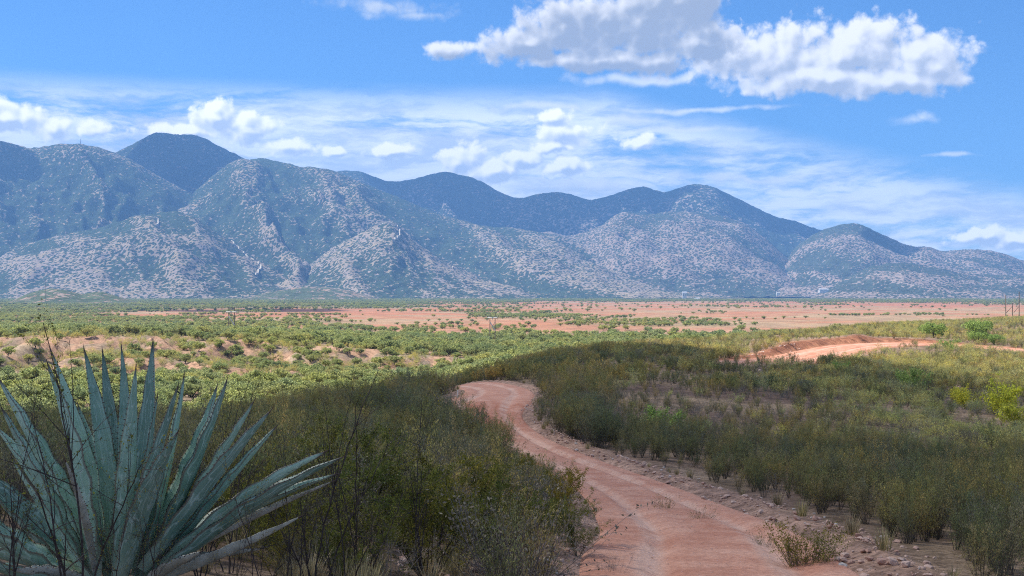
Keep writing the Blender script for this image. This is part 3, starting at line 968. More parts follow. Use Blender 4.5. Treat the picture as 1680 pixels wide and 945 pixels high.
def leaf_quads(C, size, rng, aspect=2.2, up=0.3):
    n = len(C)
    d = rng.normal(size=(n, 3)); d[:, 2] += up
    d /= np.linalg.norm(d, axis=1, keepdims=True)
    e = np.cross(d, rng.normal(size=(n, 3)))
    e /= np.maximum(np.linalg.norm(e, axis=1, keepdims=True), 1e-6)
    s = size * rng.uniform(0.6, 1.4, (n, 1))
    V = np.stack([C - d * s, C + e * s / aspect, C + d * s, C - e * s / aspect], 1).reshape(-1, 3)
    Fc = np.arange(n * 4).reshape(n, 4)
    return V, Fc


def branch(rng, p, d, L, r, n, wander, lift, segs, pts, tip=0.25, zig=0.0):
    st = L / n
    side = 1
    for i in range(n):
        d = d + rng.normal(size=3) * wander + np.array([0, 0, lift])
        if zig:
            q = np.cross(d, [0.3, 0.2, 1.0]); q /= np.linalg.norm(q) + 1e-9
            d = d + q * zig * side; side = -side
        d = d / np.linalg.norm(d)
        q = p + d * st
        r0 = r * (1 - (1 - tip) * i / n); r1 = r * (1 - (1 - tip) * (i + 1) / n)
        segs.append(np.concatenate([p, q, [r0, r1]]))
        pts.append((q, d, r1))
        p = q
    return p, d


def gen_shrub(seed, h=1.3, stems=9, tilt=0.6, kids=6, grand=0, r=0.008, leaf=0.03, leaves=1400, n=6, lead=0.0,
              zig=0.0, wander=0.10, lift=0.05, aspect=2.2, low=0.1, thorns=0, spread=0.15, cluster=0.03, lean=(0, 0), minr=0.0, lowfill=0.4, leader=False, lup=0.8):
    rng = np.random.default_rng(seed)
    segs, tips = [], []
    for s in range(stems):
        a = rng.uniform(0, 2 * math.pi)
        tl = rng.uniform(0.05, 1) ** 0.7 * tilt
        d = np.array([math.cos(a) * math.sin(tl) + lean[0], math.sin(a) * math.sin(tl) + lean[1], math.cos(tl)])
        L = h * rng.uniform(0.6, 1.05) / max(math.cos(tl), 0.5)
        if leader and s == 0:
            d, L = np.array([0.03, 0.02, 1.0]), h * 1.12
        elif leader:
            L *= 0.8
        p = np.array([math.cos(a) * spread * 0.3, math.sin(a) * spread * 0.3, -0.05])
        pts = []
        branch(rng, p, d, L, r * rng.uniform(0.7, 1.2), n, wander, lift, segs, pts, 0.3, zig)
        tips += pts
        for k_ in range(kids):
            j = rng.integers(max(1, int(low * n)), n)
            q, dd, rr = pts[j]
            nd = dd * 0.9 + rng.normal(size=3) * 0.65 + np.array([0, 0, 0.25])
            pk = []
            branch(rng, q, nd / np.linalg.norm(nd), L * rng.uniform(0.25, 0.5) * (1.15 - j / n * 0.5), rr * 0.65, max(3, n // 2), wander, lift, segs, pk, 0.35, zig)
            tips += pk
            for g_ in range(grand):
                q2, d2, r2 = pk[rng.integers(0, len(pk))]
                nd = d2 * 0.7 + rng.normal(size=3) * 0.7
                pg = []
                branch(rng, q2, nd / np.linalg.norm(nd), L * rng.uniform(0.08, 0.2), r2 * 0.6, 3, wander, lift, segs, pg, 0.4, zig)
                tips += pg
    S = np.array(segs)
    if minr:
        S[:, 6:] = np.maximum(S[:, 6:], minr)
    if thorns:
        k_ = rng.integers(0, len(S), thorns)
        t = rng.uniform(0, 1, (thorns, 1))
        c = S[k_, 0:3] * (1 - t) + S[k_, 3:6] * t
        d = rng.normal(size=(thorns, 3)); d /= np.linalg.norm(d, axis=1, keepdims=True)
        S = np.vstack([S, np.hstack([c, c + d * 0.022, np.full((thorns, 1), 0.0016), np.full((thorns, 1), 0.0004)])])
    TV, TF = seg_tubes(S, 3)
    # leaves hug the twigs, more towards the tips
    P = S[:len(segs)]
    hz = np.clip(P[:, 5] / h, 0.02, 1.2)
    w = (lowfill + hz) * np.linalg.norm(P[:, 3:6] - P[:, 0:3], axis=1) * (1.0 / (P[:, 6] + 0.002))
    w = w / w.sum()
    k_ = rng.choice(len(P), leaves, p=w)
    t = rng.uniform(0, 1, (leaves, 1))
    C = P[k_, 0:3] * (1 - t) + P[k_, 3:6] * t + rng.normal(size=(leaves, 3)) * cluster
    LV, LF = leaf_quads(C, leaf, rng, aspect, up=lup)
    return (TV, TF), (LV, LF)


def gen_tree(seed, w=5.0, h=3.6, leaf=0.16, leaves=2600, trunk=0.9, flat=0.75):
    """spreading desert tree: short trunk, forking limbs, clumped crown open underneath"""
    rng = np.random.default_rng(seed)
    segs, ends = [], []
    nst = rng.integers(2, 5)
    for s in range(nst):
        a = rng.uniform(0, 6.28); tl = rng.uniform(0.1, 0.6)
        d = np.array([math.cos(a) * math.sin(tl), math.sin(a) * math.sin(tl), math.cos(tl)])
        pts = []
        branch(rng, np.array([0, 0, -0.15]), d, h * 0.55, 0.10, 4, 0.15, 0.0, segs, pts, 0.6)
        for k_ in range(6):
            q, dd, rr = pts[rng.integers(1, 4)]
            a2 = rng.uniform(0, 6.28)
            nd = np.array([math.cos(a2), math.sin(a2), rng.uniform(0.15, 0.9)])
            pk = []
            branch(rng, q, nd / np.linalg.norm(nd), w * rng.uniform(0.25, 0.45), rr * 0.6, 5, 0.2, 0.04, segs, pk, 0.25)
            ends += pk[2:]
    TV, TF = seg_tubes(np.array(segs), 4)
    E = np.array([e[0] for e in ends])
    k_ = rng.choice(len(E), 26)
    cc = E[k_] + rng.normal(size=(26, 3)) * [w * 0.06, w * 0.06, h * 0.05]
    # extra clumps so that the outline reads as a low dome with lobes
    m = 22
    a = rng.uniform(0, 6.28, m); rr = np.sqrt(rng.uniform(0, 1, m)) * w * 0.46
    zz = h * (0.36 + 0.52 * np.sqrt(np.clip(1 - (rr / (w * 0.5)) ** 2, 0, 1)) * rng.uniform(0.55, 1.05, m))
    c2 = np.column_stack([rr * np.cos(a), rr * np.sin(a), zz])
    cc = np.vstack([cc, c2])
    rad = rng.uniform(0.09, 0.17, len(cc)) * w
    ci = rng.choice(len(cc), leaves)
    d = rng.normal(size=(leaves, 3)); d /= np.linalg.norm(d, axis=1, keepdims=True)
    C = cc[ci] + d * rad[ci][:, None] * rng.uniform(0.55, 1.05, (leaves, 1)) * [1, 1, flat]
    C = C[C[:, 2] > 0.1 * h]
    LV, LF = leaf_quads(C, leaf, rng, 1.7, up=0.2)
    return (TV, TF), (LV, LF)


def gen_grass(seed, h=0.4, blades=60, w=0.006, spread=0.12, bend=0.5):
    rng = np.random.default_rng(seed)
    V, Fc = [], []
    for b in range(blades):
        a = rng.uniform(0, 6.28)
        p = np.array([math.cos(a), math.sin(a), 0]) * rng.uniform(0, spread)
        tl = rng.uniform(0.05, bend)
        d = np.array([math.cos(a) * math.sin(tl), math.sin(a) * math.sin(tl), math.cos(tl)])
        hh = h * rng.uniform(0.5, 1.1)
        sd_ = np.array([-math.sin(a), math.cos(a), 0]) * w
        q = p + d * hh * 0.6
        e = q + (d + np.array([math.cos(a), math.sin(a), -0.3]) * 0.25) * hh * 0.4
        k_ = len(V)
        V += [p - sd_, p + sd_, q - sd_ * 0.7, q + sd_ * 0.7, e]
        Fc.append((k_, k_ + 1, k_ + 3, k_ + 2)); Fc.append((k_ + 2, k_ + 3, k_ + 4, k_ + 4))
    V = np.array(V)
    q4 = np.array([f for f in Fc if f[2] != f[3]]); q3 = np.array([f[:3] for f in Fc if f[2] == f[3]])
    return V, [q4, q3]


def join(a, b):
    V = np.vstack([a[0], b[0]])
    Fb = b[1] + len(a[0])
    return V, [a[1], Fb], np.concatenate([np.zeros(len(a[1])), np.ones(len(b[1]))])


class Kind:
    """variants of one plant kind: separate stems/foliage meshes for individuals, joined ones for masses"""
    def __init__(self, name, gens, bark, leafm, parts=('stems', 'foliage')):
        self.name, self.parts = name, parts
        self.sm, self.fm, self.jm = [], [], []
        self.coll = bpy.data.collections.new(name + '_variants')
        for i, (t, l) in enumerate(gens):
            self.sm.append(np_mesh(name + '_' + parts[0], t[0], t[1], [M[bark]], smooth=False))
            self.fm.append(np_mesh(name + '_' + parts[1], l[0], l[1], [M[leafm]]))
            V, Fc, mi = join(t, l)
            me = np_mesh(name, V, Fc, [M[bark], M[leafm]], midx=mi)
            o = bpy.data.objects.new(name, me)
            self.coll.objects.link(o)
            self.jm.append(me)

    def place(self, loc, rz, s, label, cat, v=0, group=None, lean=None, name=None):
        v = v % len(self.sm)
        t = thing(name or self.name, label, cat, loc, rz, group, s)
        if lean: t.rotation_euler = (lean[0], lean[1], rz)
        a = bpy.data.objects.new(self.parts[0], self.sm[v]); link(a, t)
        b = bpy.data.objects.new(self.parts[1], self.fm[v]); link(b, t)
        return t


def stuff(name, coll, P, rz, s, idx, label=None):
    me = bpy.data.meshes.new(name)
    me.vertices.add(len(P))
    me.vertices.foreach_set("co", np.asarray(P, np.float32).ravel())
    for nm, arr in (('rz', rz), ('sc', s)):
        a = me.attributes.new(nm, 'FLOAT', 'POINT'); a.data.foreach_set("value", np.asarray(arr, np.float32))
    a = me.attributes.new('idx', 'INT', 'POINT'); a.data.foreach_set("value", np.asarray(idx, np.int32))
    o = bpy.data.objects.new(name, me)
    link(o)
    o['kind'] = 'stuff'
    if label:
        o['label'] = label
    ng = bpy.data.node_groups.new(name + '_scatter', 'GeometryNodeTree')
    ng.interface.new_socket('Geometry', in_out='INPUT', socket_type='NodeSocketGeometry')
    ng.interface.new_socket('Geometry', in_out='OUTPUT', socket_type='NodeSocketGeometry')
    N = ng.nodes; L = ng.links
    gi = N.new('NodeGroupInput'); go = N.new('NodeGroupOutput')
    ci = N.new('GeometryNodeCollectionInfo')
    ci.inputs['Collection'].default_value = coll
    ci.inputs['Separate Children'].default_value = True
    ci.inputs['Reset Children'].default_value = True
    ip = N.new('GeometryNodeInstanceOnPoints')
    ip.inputs['Pick Instance'].default_value = True
    def attr(nm, ty):
        n_ = N.new('GeometryNodeInputNamedAttribute'); n_.data_type = ty; n_.inputs[0].default_value = nm
        return n_.outputs[0]
    cx = N.new('ShaderNodeCombineXYZ')
    L.new(attr('rz', 'FLOAT'), cx.inputs[2])
    L.new(gi.outputs[0], ip.inputs['Points'])
    L.new(ci.outputs[0], ip.inputs['Instance'])
    L.new(attr('idx', 'INT'), ip.inputs['Instance Index'])
    L.new(cx.outputs[0], ip.inputs['Rotation'])
    L.new(attr('sc', 'FLOAT'), ip.inputs['Scale'])
    L.new(ip.outputs[0], go.inputs[0])
    md = o.modifiers.new('scatter', 'NODES')
    md.node_group = ng
    return o


# ------------------------------------------------------------------ plant kinds
hero_sparse = Kind('thorny_acacia_bush', [gen_shrub(s, h=1.6, stems=4, tilt=0.35, kids=8, grand=4, r=0.009, leaf=0.010, leaves=520, n=12, zig=0.13,
                   wander=0.05, thorns=500, low=0.25, cluster=0.010, lift=0.0, leader=True) for s in (101, 102, 103)], 'bark', 'brush_hero')
hero_dense = Kind('leafy_acacia_bush', [gen_shrub(s, h=1.25, stems=11, tilt=0.85, kids=8, grand=5, r=0.009, leaf=0.015, leaves=14000, n=9, zig=0.10,
                  wander=0.08, thorns=300, low=0.15, cluster=0.022, lift=0.02) for s in (111, 112, 113)], 'bark', 'brush_hero')
hero_bare = Kind('bare_twiggy_bush', [gen_shrub(s, h=1.0, stems=14, tilt=0.7, kids=8, grand=4, r=0.006, leaf=0.010, leaves=450, n=7, zig=0.08,
                 wander=0.08, low=0.1, cluster=0.015, lift=0.03) for s in (121, 122)], 'bark_grey', 'grey_leaf')
brush_near = Kind('thornscrub_bush', [gen_shrub(s, h=1.3, stems=13, tilt=0.50, kids=8, grand=0, r=0.008, leaf=0.023, leaves=2500, n=6, wander=0.07, lup=1.9,
                  low=0.1, cluster=0.028, lift=0.05, aspect=4.5) for s in (131, 132, 133, 134, 135)], 'bark_brush', 'brush')
brush_far = Kind('far_thornscrub', [gen_shrub(s, h=1.3, stems=12, tilt=0.45, kids=4, r=0.010, leaf=0.060, leaves=520, n=4, wander=0.06, lup=1.9,
                 low=0.1, cluster=0.05, lift=0.06, aspect=4.2, spread=0.3) for s in (141, 142, 143, 144)], 'bark_brush', 'brush')
M['brush_pale_sunlit'] = mat_foliage('pale_brush_leaf', [(0.50, 0.48, 0.15), (0.58, 0.50, 0.19), (0.40, 0.43, 0.17), (0.50, 0.45, 0.26)],
                               ((0.8, 0.85, 0.9), (1.2, 1.15, 1.0)), transl=0.45)  # paler leaf colour puts sunlight into the lit brush; also colours the bank scrub
brush_pale_sunlit = Kind('pale_low_shrub', [gen_shrub(s, h=0.95, stems=16, tilt=0.85, kids=4, r=0.007, leaf=0.05, leaves=700, n=4, wander=0.07, lup=1.4, aspect=3.5,
                   cluster=0.06, spread=0.3) for s in (145, 146)], 'bark_grey', 'brush_pale_sunlit')
bare_near = Kind('bare_grey_shrub', [gen_shrub(s, h=0.9, stems=14, tilt=0.75, kids=7, r=0.006, leaf=0.016, leaves=520, n=5, wander=0.09,
                 low=0.1, cluster=0.03, lift=0.04) for s in (151, 152)], 'bark_grey', 'grey_leaf')
yellow = Kind('yellow_flowering_shrub', [gen_shrub(s, h=0.8, stems=16, tilt=0.8, kids=5, r=0.006, leaf=0.035, leaves=2600, n=4, cluster=0.05) for s in (161, 162)], 'bark_grey', 'yellow')
bright = Kind('bright_green_shrub', [gen_shrub(s, h=1.0, stems=14, tilt=0.8, kids=5, r=0.008, leaf=0.04, leaves=2600, n=4, cluster=0.06) for s in (171, 172)], 'bark', 'bright')
mesq = Kind('mesquite_tree', [gen_tree(s) for s in (181, 182, 183, 184, 185)], 'bark_tree', 'mesquite', parts=('trunk', 'crown'))
mesq_far = Kind('far_mesquite', [gen_tree(s, leaf=0.36, leaves=420) for s in (191, 192, 193)], 'bark_tree', 'mesquite', parts=('trunk', 'crown'))
green_tree = Kind('bright_green_tree', [gen_tree(s, leaf=0.12, leaves=4200, w=5.5, h=3.4) for s in (195, 196)], 'bark_tree', 'bright', parts=('trunk', 'crown'))

grass_coll = bpy.data.collections.new('grass_variants')
for s in (1, 2, 3):
    V, Fc = gen_grass(s, 0.42, 80, 0.006)
    grass_coll.objects.link(bpy.data.objects.new('grass_tuft', np_mesh('grass_tuft', V, Fc, [M['straw']])))


def make_stone(seed):
    import bmesh
    rng = np.random.default_rng(seed)
    bm = bmesh.new()
    bmesh.ops.create_icosphere(bm, subdivisions=2, radius=0.5)
    V = np.array([v.co[:] for v in bm.verts])
    for _ in range(9):
        d = rng.normal(size=3); d /= np.linalg.norm(d)
        lim = rng.uniform(0.24, 0.42)
        t = V @ d
        V = V - np.outer(np.maximum(t - lim, 0), d)
    V = V * [1.0, rng.uniform(0.6, 0.95), rng.uniform(0.45, 0.8)]
    V += rng.normal(size=V.shape) * 0.012
    Fc = np.array([[v.index for v in f.verts] for f in bm.faces])
    bm.free()
    return np_mesh('stone', V, Fc, [M['stone']])
stone_coll = bpy.data.collections.new('stone_variants')
STONES = [make_stone(s) for s in range(8)]
for me in STONES:
    stone_coll.objects.link(bpy.data.objects.new('loose_stone', me))

# ------------------------------------------------------------------ where plants show: horizon scan of the ground
_hpx = np.arange(-60, 1741, 10.0)
_hY = np.exp(np.linspace(math.log(3), math.log(6000), 500))
_A, _B = np.meshgrid(_hpx, _hY)
_Z = zbase((_A - CX) / F * _B, _B)
_PYm = np.minimum.accumulate(HY - F * _Z / _B, axis=0)   # highest row reached by nearer ground


def visible(X, Y, Z, h):
    px = CX + F * X / Y
    i = np.clip(np.round((px - _hpx[0]) / 10).astype(int), 0, len(_hpx) - 1)
    j = np.clip(np.searchsorted(_hY, Y * 0.985) - 1, 0, len(_hY) - 1)
    ptop = HY - F * (Z + h) / Y
    return (ptop < _PYm[j, i] + 1) & (px > -25) & (px < 1705) & (ptop < 945), px, HY - F * Z / Y


def fan(rng, n, Y0, Y1, margin=1.15):
    """uniform over the land seen by the camera between two distances"""
    Y = np.sqrt(rng.uniform(Y0 ** 2, Y1 ** 2, n))
    X = Y * rng.uniform(-0.42, 0.42, n) * margin
    return X, Y


# ------------------------------------------------------------------ near and middle brush
rng = np.random.default_rng(7)
def scatter_brush(n, Y0, Y1):
    X, Y = fan(rng, n, Y0, Y1)
    d1, s1, w1, _ = road_dist(X, Y, ROAD1); d2, s2, w2, _ = road_dist(X, Y, ROAD2)
    Zb = zbase(X, Y)
    px = CX + F * X / Y
    py = HY - F * Zb / Y
    ok = (d1 - w1 > 0.35 + 0.4 * rng.uniform(size=n) + np.where((s1 < 0) & (Y < 34), 0.55, 0)) & (d2 - w2 > 1.3)
    # keep the land the camera looks across to the second road open
    ok &= ~((px > 1170) & (px < 1345) & (Y > 118) & (Y < 150) & (rng.uniform(size=n) > 0.2))
    ok &= ~((px > 1320) & (px < 1400) & (Y > 140) & (Y < 190) & (rng.uniform(size=n) > 0.5))
    ok &= ~((s2 < 0) & (d2 - w2 < 15) & (Y > 135) & (rng.uniform(size=n) > 0.16 + 0.03 * (d2 - w2)))
    edge_valley = np.interp(px, [0, 300, 560, 720, 880, 1000, 1150, 1300], [64, 64, 85, 125, 160, 230, 300, 420])
    ok &= Y < edge_valley
    ok &= rng.uniform(size=n) > 0.93 * bare_mask(X, Y)
    ok &= ~((px < 640) & (Y < 9.5))
    ok &= ~((px > 560) & (px < 780) & (Y < 16) & (py > 895))
    n2 = np.clip((fbm(X / 8, Y / 13, 3, 66) - 0.5) * 1.6 + 0.5, 0, 1)
    ok &= rng.uniform(size=n) < 0.30 + 1.1 * n2
    X, Y, px, py, n2 = X[ok], Y[ok], px[ok], py[ok], n2[ok]
    Z = ground_z(X, Y)
    e1 = (d1 - w1)[ok]
    s = rng.uniform(0.6, 1.12, len(X)) * (0.78 + 0.4 * n2) * np.clip(0.62 + e1 * 0.16, 0.5, 1.0)
    s *= np.where(Y > 110, 1.12, 1.0) * np.where(px > 1000, np.interp(Y, [12, 20, 30, 60, 100], [0.66, 0.62, 0.56, 0.56, 0.80]), 1.0)
    s *= 1 - 0.5 * sstep(bare_mask(X, Y), 0.05, 0.4)
    # on the left the thicket stays low, so that the valley shows over it
    lim = np.interp(px, [0, 350, 450, 560, 640, 700, 760, 850, 900, 960, 990, 1000], [672, 666, 645, 628, 612, 690, 705, 738, 752, 782, 825, 0])
    lim = np.where((px > 660) & (Y > 32), 0, lim)
    room = np.where(Y < 60, (HY - F * Z / Y - lim) / F * Y / 1.35, 9)
    s = np.minimum(s * np.where((px < 690) & (Y < 36), 0.75, 1.0), room * rng.uniform(0.5, 1.0, len(s)))
    k2 = s > 0.22
    X, Y, Z, px, py, s = X[k2], Y[k2], Z[k2], px[k2], py[k2], s[k2]
    return X, Y, Z, px, py, s

A = [np.concatenate(a) for a in zip(scatter_brush(1200, 9.0, 24), scatter_brush(5600, 24, 60), scatter_brush(15000, 60, 170), scatter_brush(26000, 170, 420))]
X, Y, Z, px, py, s = A
vis, _, _ = visible(X, Y, Z, 1.3 * s)
show = np.where(vis & (Y < 90), s / Y, 0)
order = np.argsort(-show)
IND = 285
ind = order[:IND]
rest = np.setdiff1d(np.arange(len(X)), ind)


def road_side(X, Y):
    d, sd_, w, _ = road_dist(np.array([X]), np.array([Y]), ROAD1)
    return 'left' if sd_[0] > 0 else 'right', float(d[0] - w[0])

dead_pick = rng.uniform(size=len(X))
dthr = 0.06 + 0.55 * sstep(fbm(X / 11, Y / 16, 3, 70), 0.52, 0.66)
for i in ind:
    side, e = road_side(X[i], Y[i])
    dead = dead_pick[i] < dthr[i]
    p_, q_, y_ = px[i], py[i], Y[i]
    if e < 1.3:
        where = 'touching the ' + side + ' road edge ' + ('near the bottom' if y_ < 20 else 'where it narrows' if y_ < 40 else 'by its crest')
    elif side == 'left':
        where = ('behind the agave leaves' if p_ < 330 else 'behind the acacia row right of the agave' if p_ < 560 else 'between the acacia row and the road bend' if y_ < 40 else 'left of the road crest')
    else:
        where = ('near the lower right corner' if q_ > 850 and p_ > 1350 else 'along the right gravel ridge' if e < 3.5 else 'in the shade right of the narrow road bend' if p_ < 1250
                 else 'on the shaded slope below the yellow shrubs')
    where += ', shin high' if s[i] < 0.5 else ', waist high' if s[i] < 0.85 else ', chest high'
    if dead:
        bare_near.place((X[i], Y[i], Z[i]), rng.uniform(0, 6.28), s[i] * 1.15, 'grey leafless shrub ' + where, 'shrub', int(rng.integers(0, 9)), 'bare grey shrubs ' + where)
    else:
        brush_near.place((X[i], Y[i], Z[i]), rng.uniform(0, 6.28), s[i], 'feathery olive thornscrub bush ' + where, 'bush', int(rng.integers(0, 9)), 'thornscrub bushes ' + where)
mid = rest[(Y[rest] < 75)]
far = rest[(Y[rest] >= 75)]
def put(name, kind, ii, label=None, f=1.0):
    stuff(name, kind.coll, np.column_stack([X[ii], Y[ii], Z[ii]]), rng.uniform(0, 6.28, len(ii)), s[ii] * f, rng.integers(0, len(kind.jm), len(ii)), label)
dm = dead_pick[mid] < dthr[mid]
put('bare_shrub_mass', bare_near, mid[dm], 'grey leafless shrubs among the thornscrub', 1.1)
lt = (rng.uniform(size=len(far)) < 0.12 + 0.6 * sstep(px[far], 1150, 1450) * sstep(fbm(X[far] / 9, Y[far] / 14, 3, 72), 0.40, 0.60)) & (px[far] > 1000)  # pale shrubs gather on the right slope, brightening its sunlit part by colour
lt |= (Y[far] > np.interp(px[far], [560, 800, 900, 1050, 1180, 1400], [76, 112, 140, 180, 175, 135])) & (rng.uniform(size=len(far)) < 0.38)  # past the cloud-shadow edge, paler leaves paint sunlight into the crest brush
put('far_thornscrub_mass', brush_far, far[~lt], 'olive thornscrub covering the hill crest')
put('pale_shrub_mass', brush_pale_sunlit, far[lt], 'low shrubs in the sunlit brush, sunlight put into their pale leaf colour', 1.15)
tip_ = ~dm & (Y[mid] > 40) & (rng.uniform(size=len(mid)) < 0.75 * sstep(px[mid], 1280, 1480) + 0.08) & (px[mid] > 1000)  # pale leaf colour lifts the sunlit right slope further down
put('pale_low_shrub_mass', brush_pale_sunlit, mid[tip_], 'low shrubs among the right slope thornscrub, leaf colour paled to look sunlit')
put('thornscrub_mass', brush_near, mid[~dm & ~tip_], 'dense olive thornscrub covering the shaded slope')
print('brush', len(X), 'mid', len(mid), 'far', len(far))

# pale dry shrubs, grass and rubble on the stony openings
X, Y = fan(rng, 26000, 10, 210)
bm_ = bare_mask(X, Y)
d1, _, w1, _ = road_dist(X, Y, ROAD1); d2, _, w2, _ = road_dist(X, Y, ROAD2)
e1 = d1 - w1
ok = (e1 > 0.25) & (d2 - w2 > 0.4) & (rng.uniform(size=len(X)) < np.clip(0.25 * bm_ + 0.06 + 0.35 * (e1 < 1.1), 0, 1))
ok &= (CX + F * X / Y > 400) | (Y > 25)
X, Y = X[ok], Y[ok]
xe = rng.uniform(-2.6, 0.2, 60); ye = rng.uniform(7.4, 12.5, 60)
X, Y = np.concatenate([X, xe * ye / 8]), np.concatenate([Y, ye]); Z = ground_z(X, Y); s = rng.uniform(0.35, 0.85, len(X)); ii = np.arange(len(X))
stuff('dry_grass', grass_coll, np.column_stack([X, Y, Z]), rng.uniform(0, 6.28, len(X)), s, rng.integers(0, 3, len(X)), 'dry straw grass tufts between the shrubs')
X, Y = fan(rng, 9000, 14, 190)
ok = rng.uniform(size=len(X)) < 0.45 * bare_mask(X, Y)
d2, _, w2, _ = road_dist(X, Y, ROAD2); d1, _, w1, _ = road_dist(X, Y, ROAD1)
ok &= (d2 - w2 > 0.6) & (d1 - w1 > 1.3)
X, Y = X[ok], Y[ok]; Z = ground_z(X, Y); s = rng.uniform(0.35, 0.95, len(X))
put('low_dry_scrub', bare_near, np.arange(len(X)), 'low pale dry scrub on the stony openings')

# ------------------------------------------------------------------ valley trees
X, Y = fan(rng, 26000, 70, 1500)
X2, Y2 = fan(rng, 4200, 70, 560)
X, Y = np.concatenate([X, X2]), np.concatenate([Y, Y2])
px = CX + F * X / Y
start = np.interp(px, [0, 300, 560, 720, 880, 1000, 1150, 1300, 1680], [72, 72, 95, 140, 185, 262, 330, 440, 560])
ok = (Y > start) & (rng.uniform(size=len(X)) < 0.97 * green_cover(X, Y))
X, Y = X[ok], Y[ok]
Z = ground_z(X, Y)
s = rng.uniform(0.55, 1.25, len(X)) * np.interp(Y, [60, 150, 300, 550, 800], [0.62, 0.8, 0.95, 0.9, 0.68])
gx = CX + F * X / Y
s *= np.where((Y > 245) & (Y < 345) & (gx < 760), 0.62, 1.0)
kp = ~((np.minimum(abs(gx - 380), abs(gx - 808)) < 9) & (Y > 435) & (Y < 480)) & (rng.uniform(size=len(X)) > 0.18)
X, Y, Z, s = X[kp], Y[kp], Z[kp], s[kp]
vis, px, py = visible(X, Y, Z, 3.2 * s)
order = np.argsort(-np.where(vis, s / Y, 0))
ind = order[:280]
rest = np.setdiff1d(np.arange(len(X)), ind)
for i in ind:
    if 245 < Y[i] < 345 and px[i] < 760:
        lab, grp = 'small round mesquite clinging to the bare eroded bank across the valley', 'mesquites on the eroded bank'
    elif Y[i] <= 245:
        z_ = ('at the left edge' if px[i] < 150 else 'behind the agave tips' if px[i] < 380 else 'left of the stake' if px[i] < 640 else 'above the road crest')
        w_ = 'small round' if s[i] < 0.7 else 'broad' if s[i] > 0.95 else 'pale green'
        d_ = 'just beyond the near hill' if Y[i] < 170 else 'at the foot of the bare bank'
        lab, grp = w_ + ' mesquite tree ' + z_ + ', ' + d_, 'mesquites on the near valley floor'
    else:
        lab, grp = 'light green mesquite tree on the flat beyond the eroded bank', 'mesquites on the flat beyond the bank'
    mesq.place((X[i], Y[i], Z[i]), rng.uniform(0, 6.28), s[i], lab, 'tree', int(rng.integers(0, 9)), grp)
nr = rest[Y[rest] < 520]; fr = rest[Y[rest] >= 520]
put('mesquite_woodland', mesq, nr, 'open mesquite woodland filling the valley')
put('far_mesquite_woodland', mesq_far, fr, 'mesquite woodland receding across the plain')
print('mesq', len(X), len(nr), len(fr))
X, Y = fan(rng, 60000, 1500, 4700)
g = green_cover(X, Y)
ok = rng.uniform(size=len(X)) < np.clip(0.75 * g + 0.02, 0, 1)
X, Y = X[ok], Y[ok]; Z = ground_z(X, Y); s = rng.uniform(0.6, 1.3, len(X))
put('distant_scrub', mesq_far, np.arange(len(X)), 'dark scrub dotting the far plain')

X, Y = fan(rng, 9000, 245, 350)
g_ = CX + F * X / Y
ok = (g_ < 780) & (rng.uniform(size=len(X)) < 0.15 + 0.8 * (fbm(X / 9, Y / 9, 3, 88) > 0.5))
X, Y = X[ok], Y[ok]; Z = ground_z(X, Y); s = rng.uniform(0.5, 1.5, len(X))
put('bank_scrub', brush_pale_sunlit, np.arange(len(X)), 'low scrub growing on the eroded bank')

# ------------------------------------------------------------------ stones
P = []
for (n, lo, hi, sd_, smin, smax) in ((3000, -0.1, 1.2, -1, 0.022, 0.16), (1300, -0.05, 0.9, 1, 0.025, 0.10), (1100, -1.5, 0.15, 0, 0.012, 0.04)):
    k_ = rng.uniform(25, len(ROAD1) - 40, n) ** 1.0
    i0 = k_.astype(int); f = (k_ - i0)[:, None]
    c = ROAD1[i0] * (1 - f) + ROAD1[i0 + 1] * f
    t = ROAD1[i0 + 1, :2] - ROAD1[i0, :2]; t /= np.linalg.norm(t, axis=1, keepdims=True)
    nl = np.column_stack([-t[:, 1], t[:, 0]])
    sgn = np.where(rng.uniform(size=n) < 0.5, -1, 1) if sd_ == 0 else np.full(n, sd_)
    e = rng.uniform(lo, hi, n)
    cl = fbm(c[:, 1] * 0.9 + 3 * e, e * 1.5 + sd_ * 9, 3, 61) > 0.38
    q = c[:, :2] + nl * (sgn * (c[:, 2] + e))[:, None]
    sz = smin + (smax - smin) * rng.uniform(0, 1, n) ** 4.0
    for j in np.where(cl)[0]:
        P.append((q[j, 0], q[j, 1], sz[j], 'R' if sgn[j] < 0 else 'L', e[j]))
for j in range(150):   # rubble at the foot of the brush, bottom of the view
    Yr = rng.uniform(10.8, 13.2); pr = rng.uniform(560, 930)
    P.append(((pr - CX) / F * Yr, Yr, 0.035 + 0.15 * rng.uniform() ** 2.2, 'B', 1.0))
XY = np.array([(p[0], p[1]) for p in P]); SZ = np.array([p[2] for p in P]); EE = np.array([p[4] for p in P])
Z = np.where(EE > 0.02, ground_z(XY[:, 0], XY[:, 1]), zbase(XY[:, 0], XY[:, 1]) + 0.0)
pxs = CX + F * XY[:, 0] / np.maximum(XY[:, 1], 1); pys = HY - F * Z / np.maximum(XY[:, 1], 1)
inview = (pxs > 0) & (pxs < 1680) & (pys < 945) & (XY[:, 1] > 6)
order = np.argsort(-np.where(inview, SZ / XY[:, 1], 0))
ind = set(order[:260].tolist())
TXT = {'R': ('rough pinkish stone lying in the gravel ridge along the right edge of the dirt road', 'stones along the right road edge'),
       'L': ('small reddish stone on the left edge of the dirt road', 'stones along the left road edge'),
       'B': ('loose pale stone in the rubble under the acacia bush at the bottom edge', 'rubble stones under the acacia')}
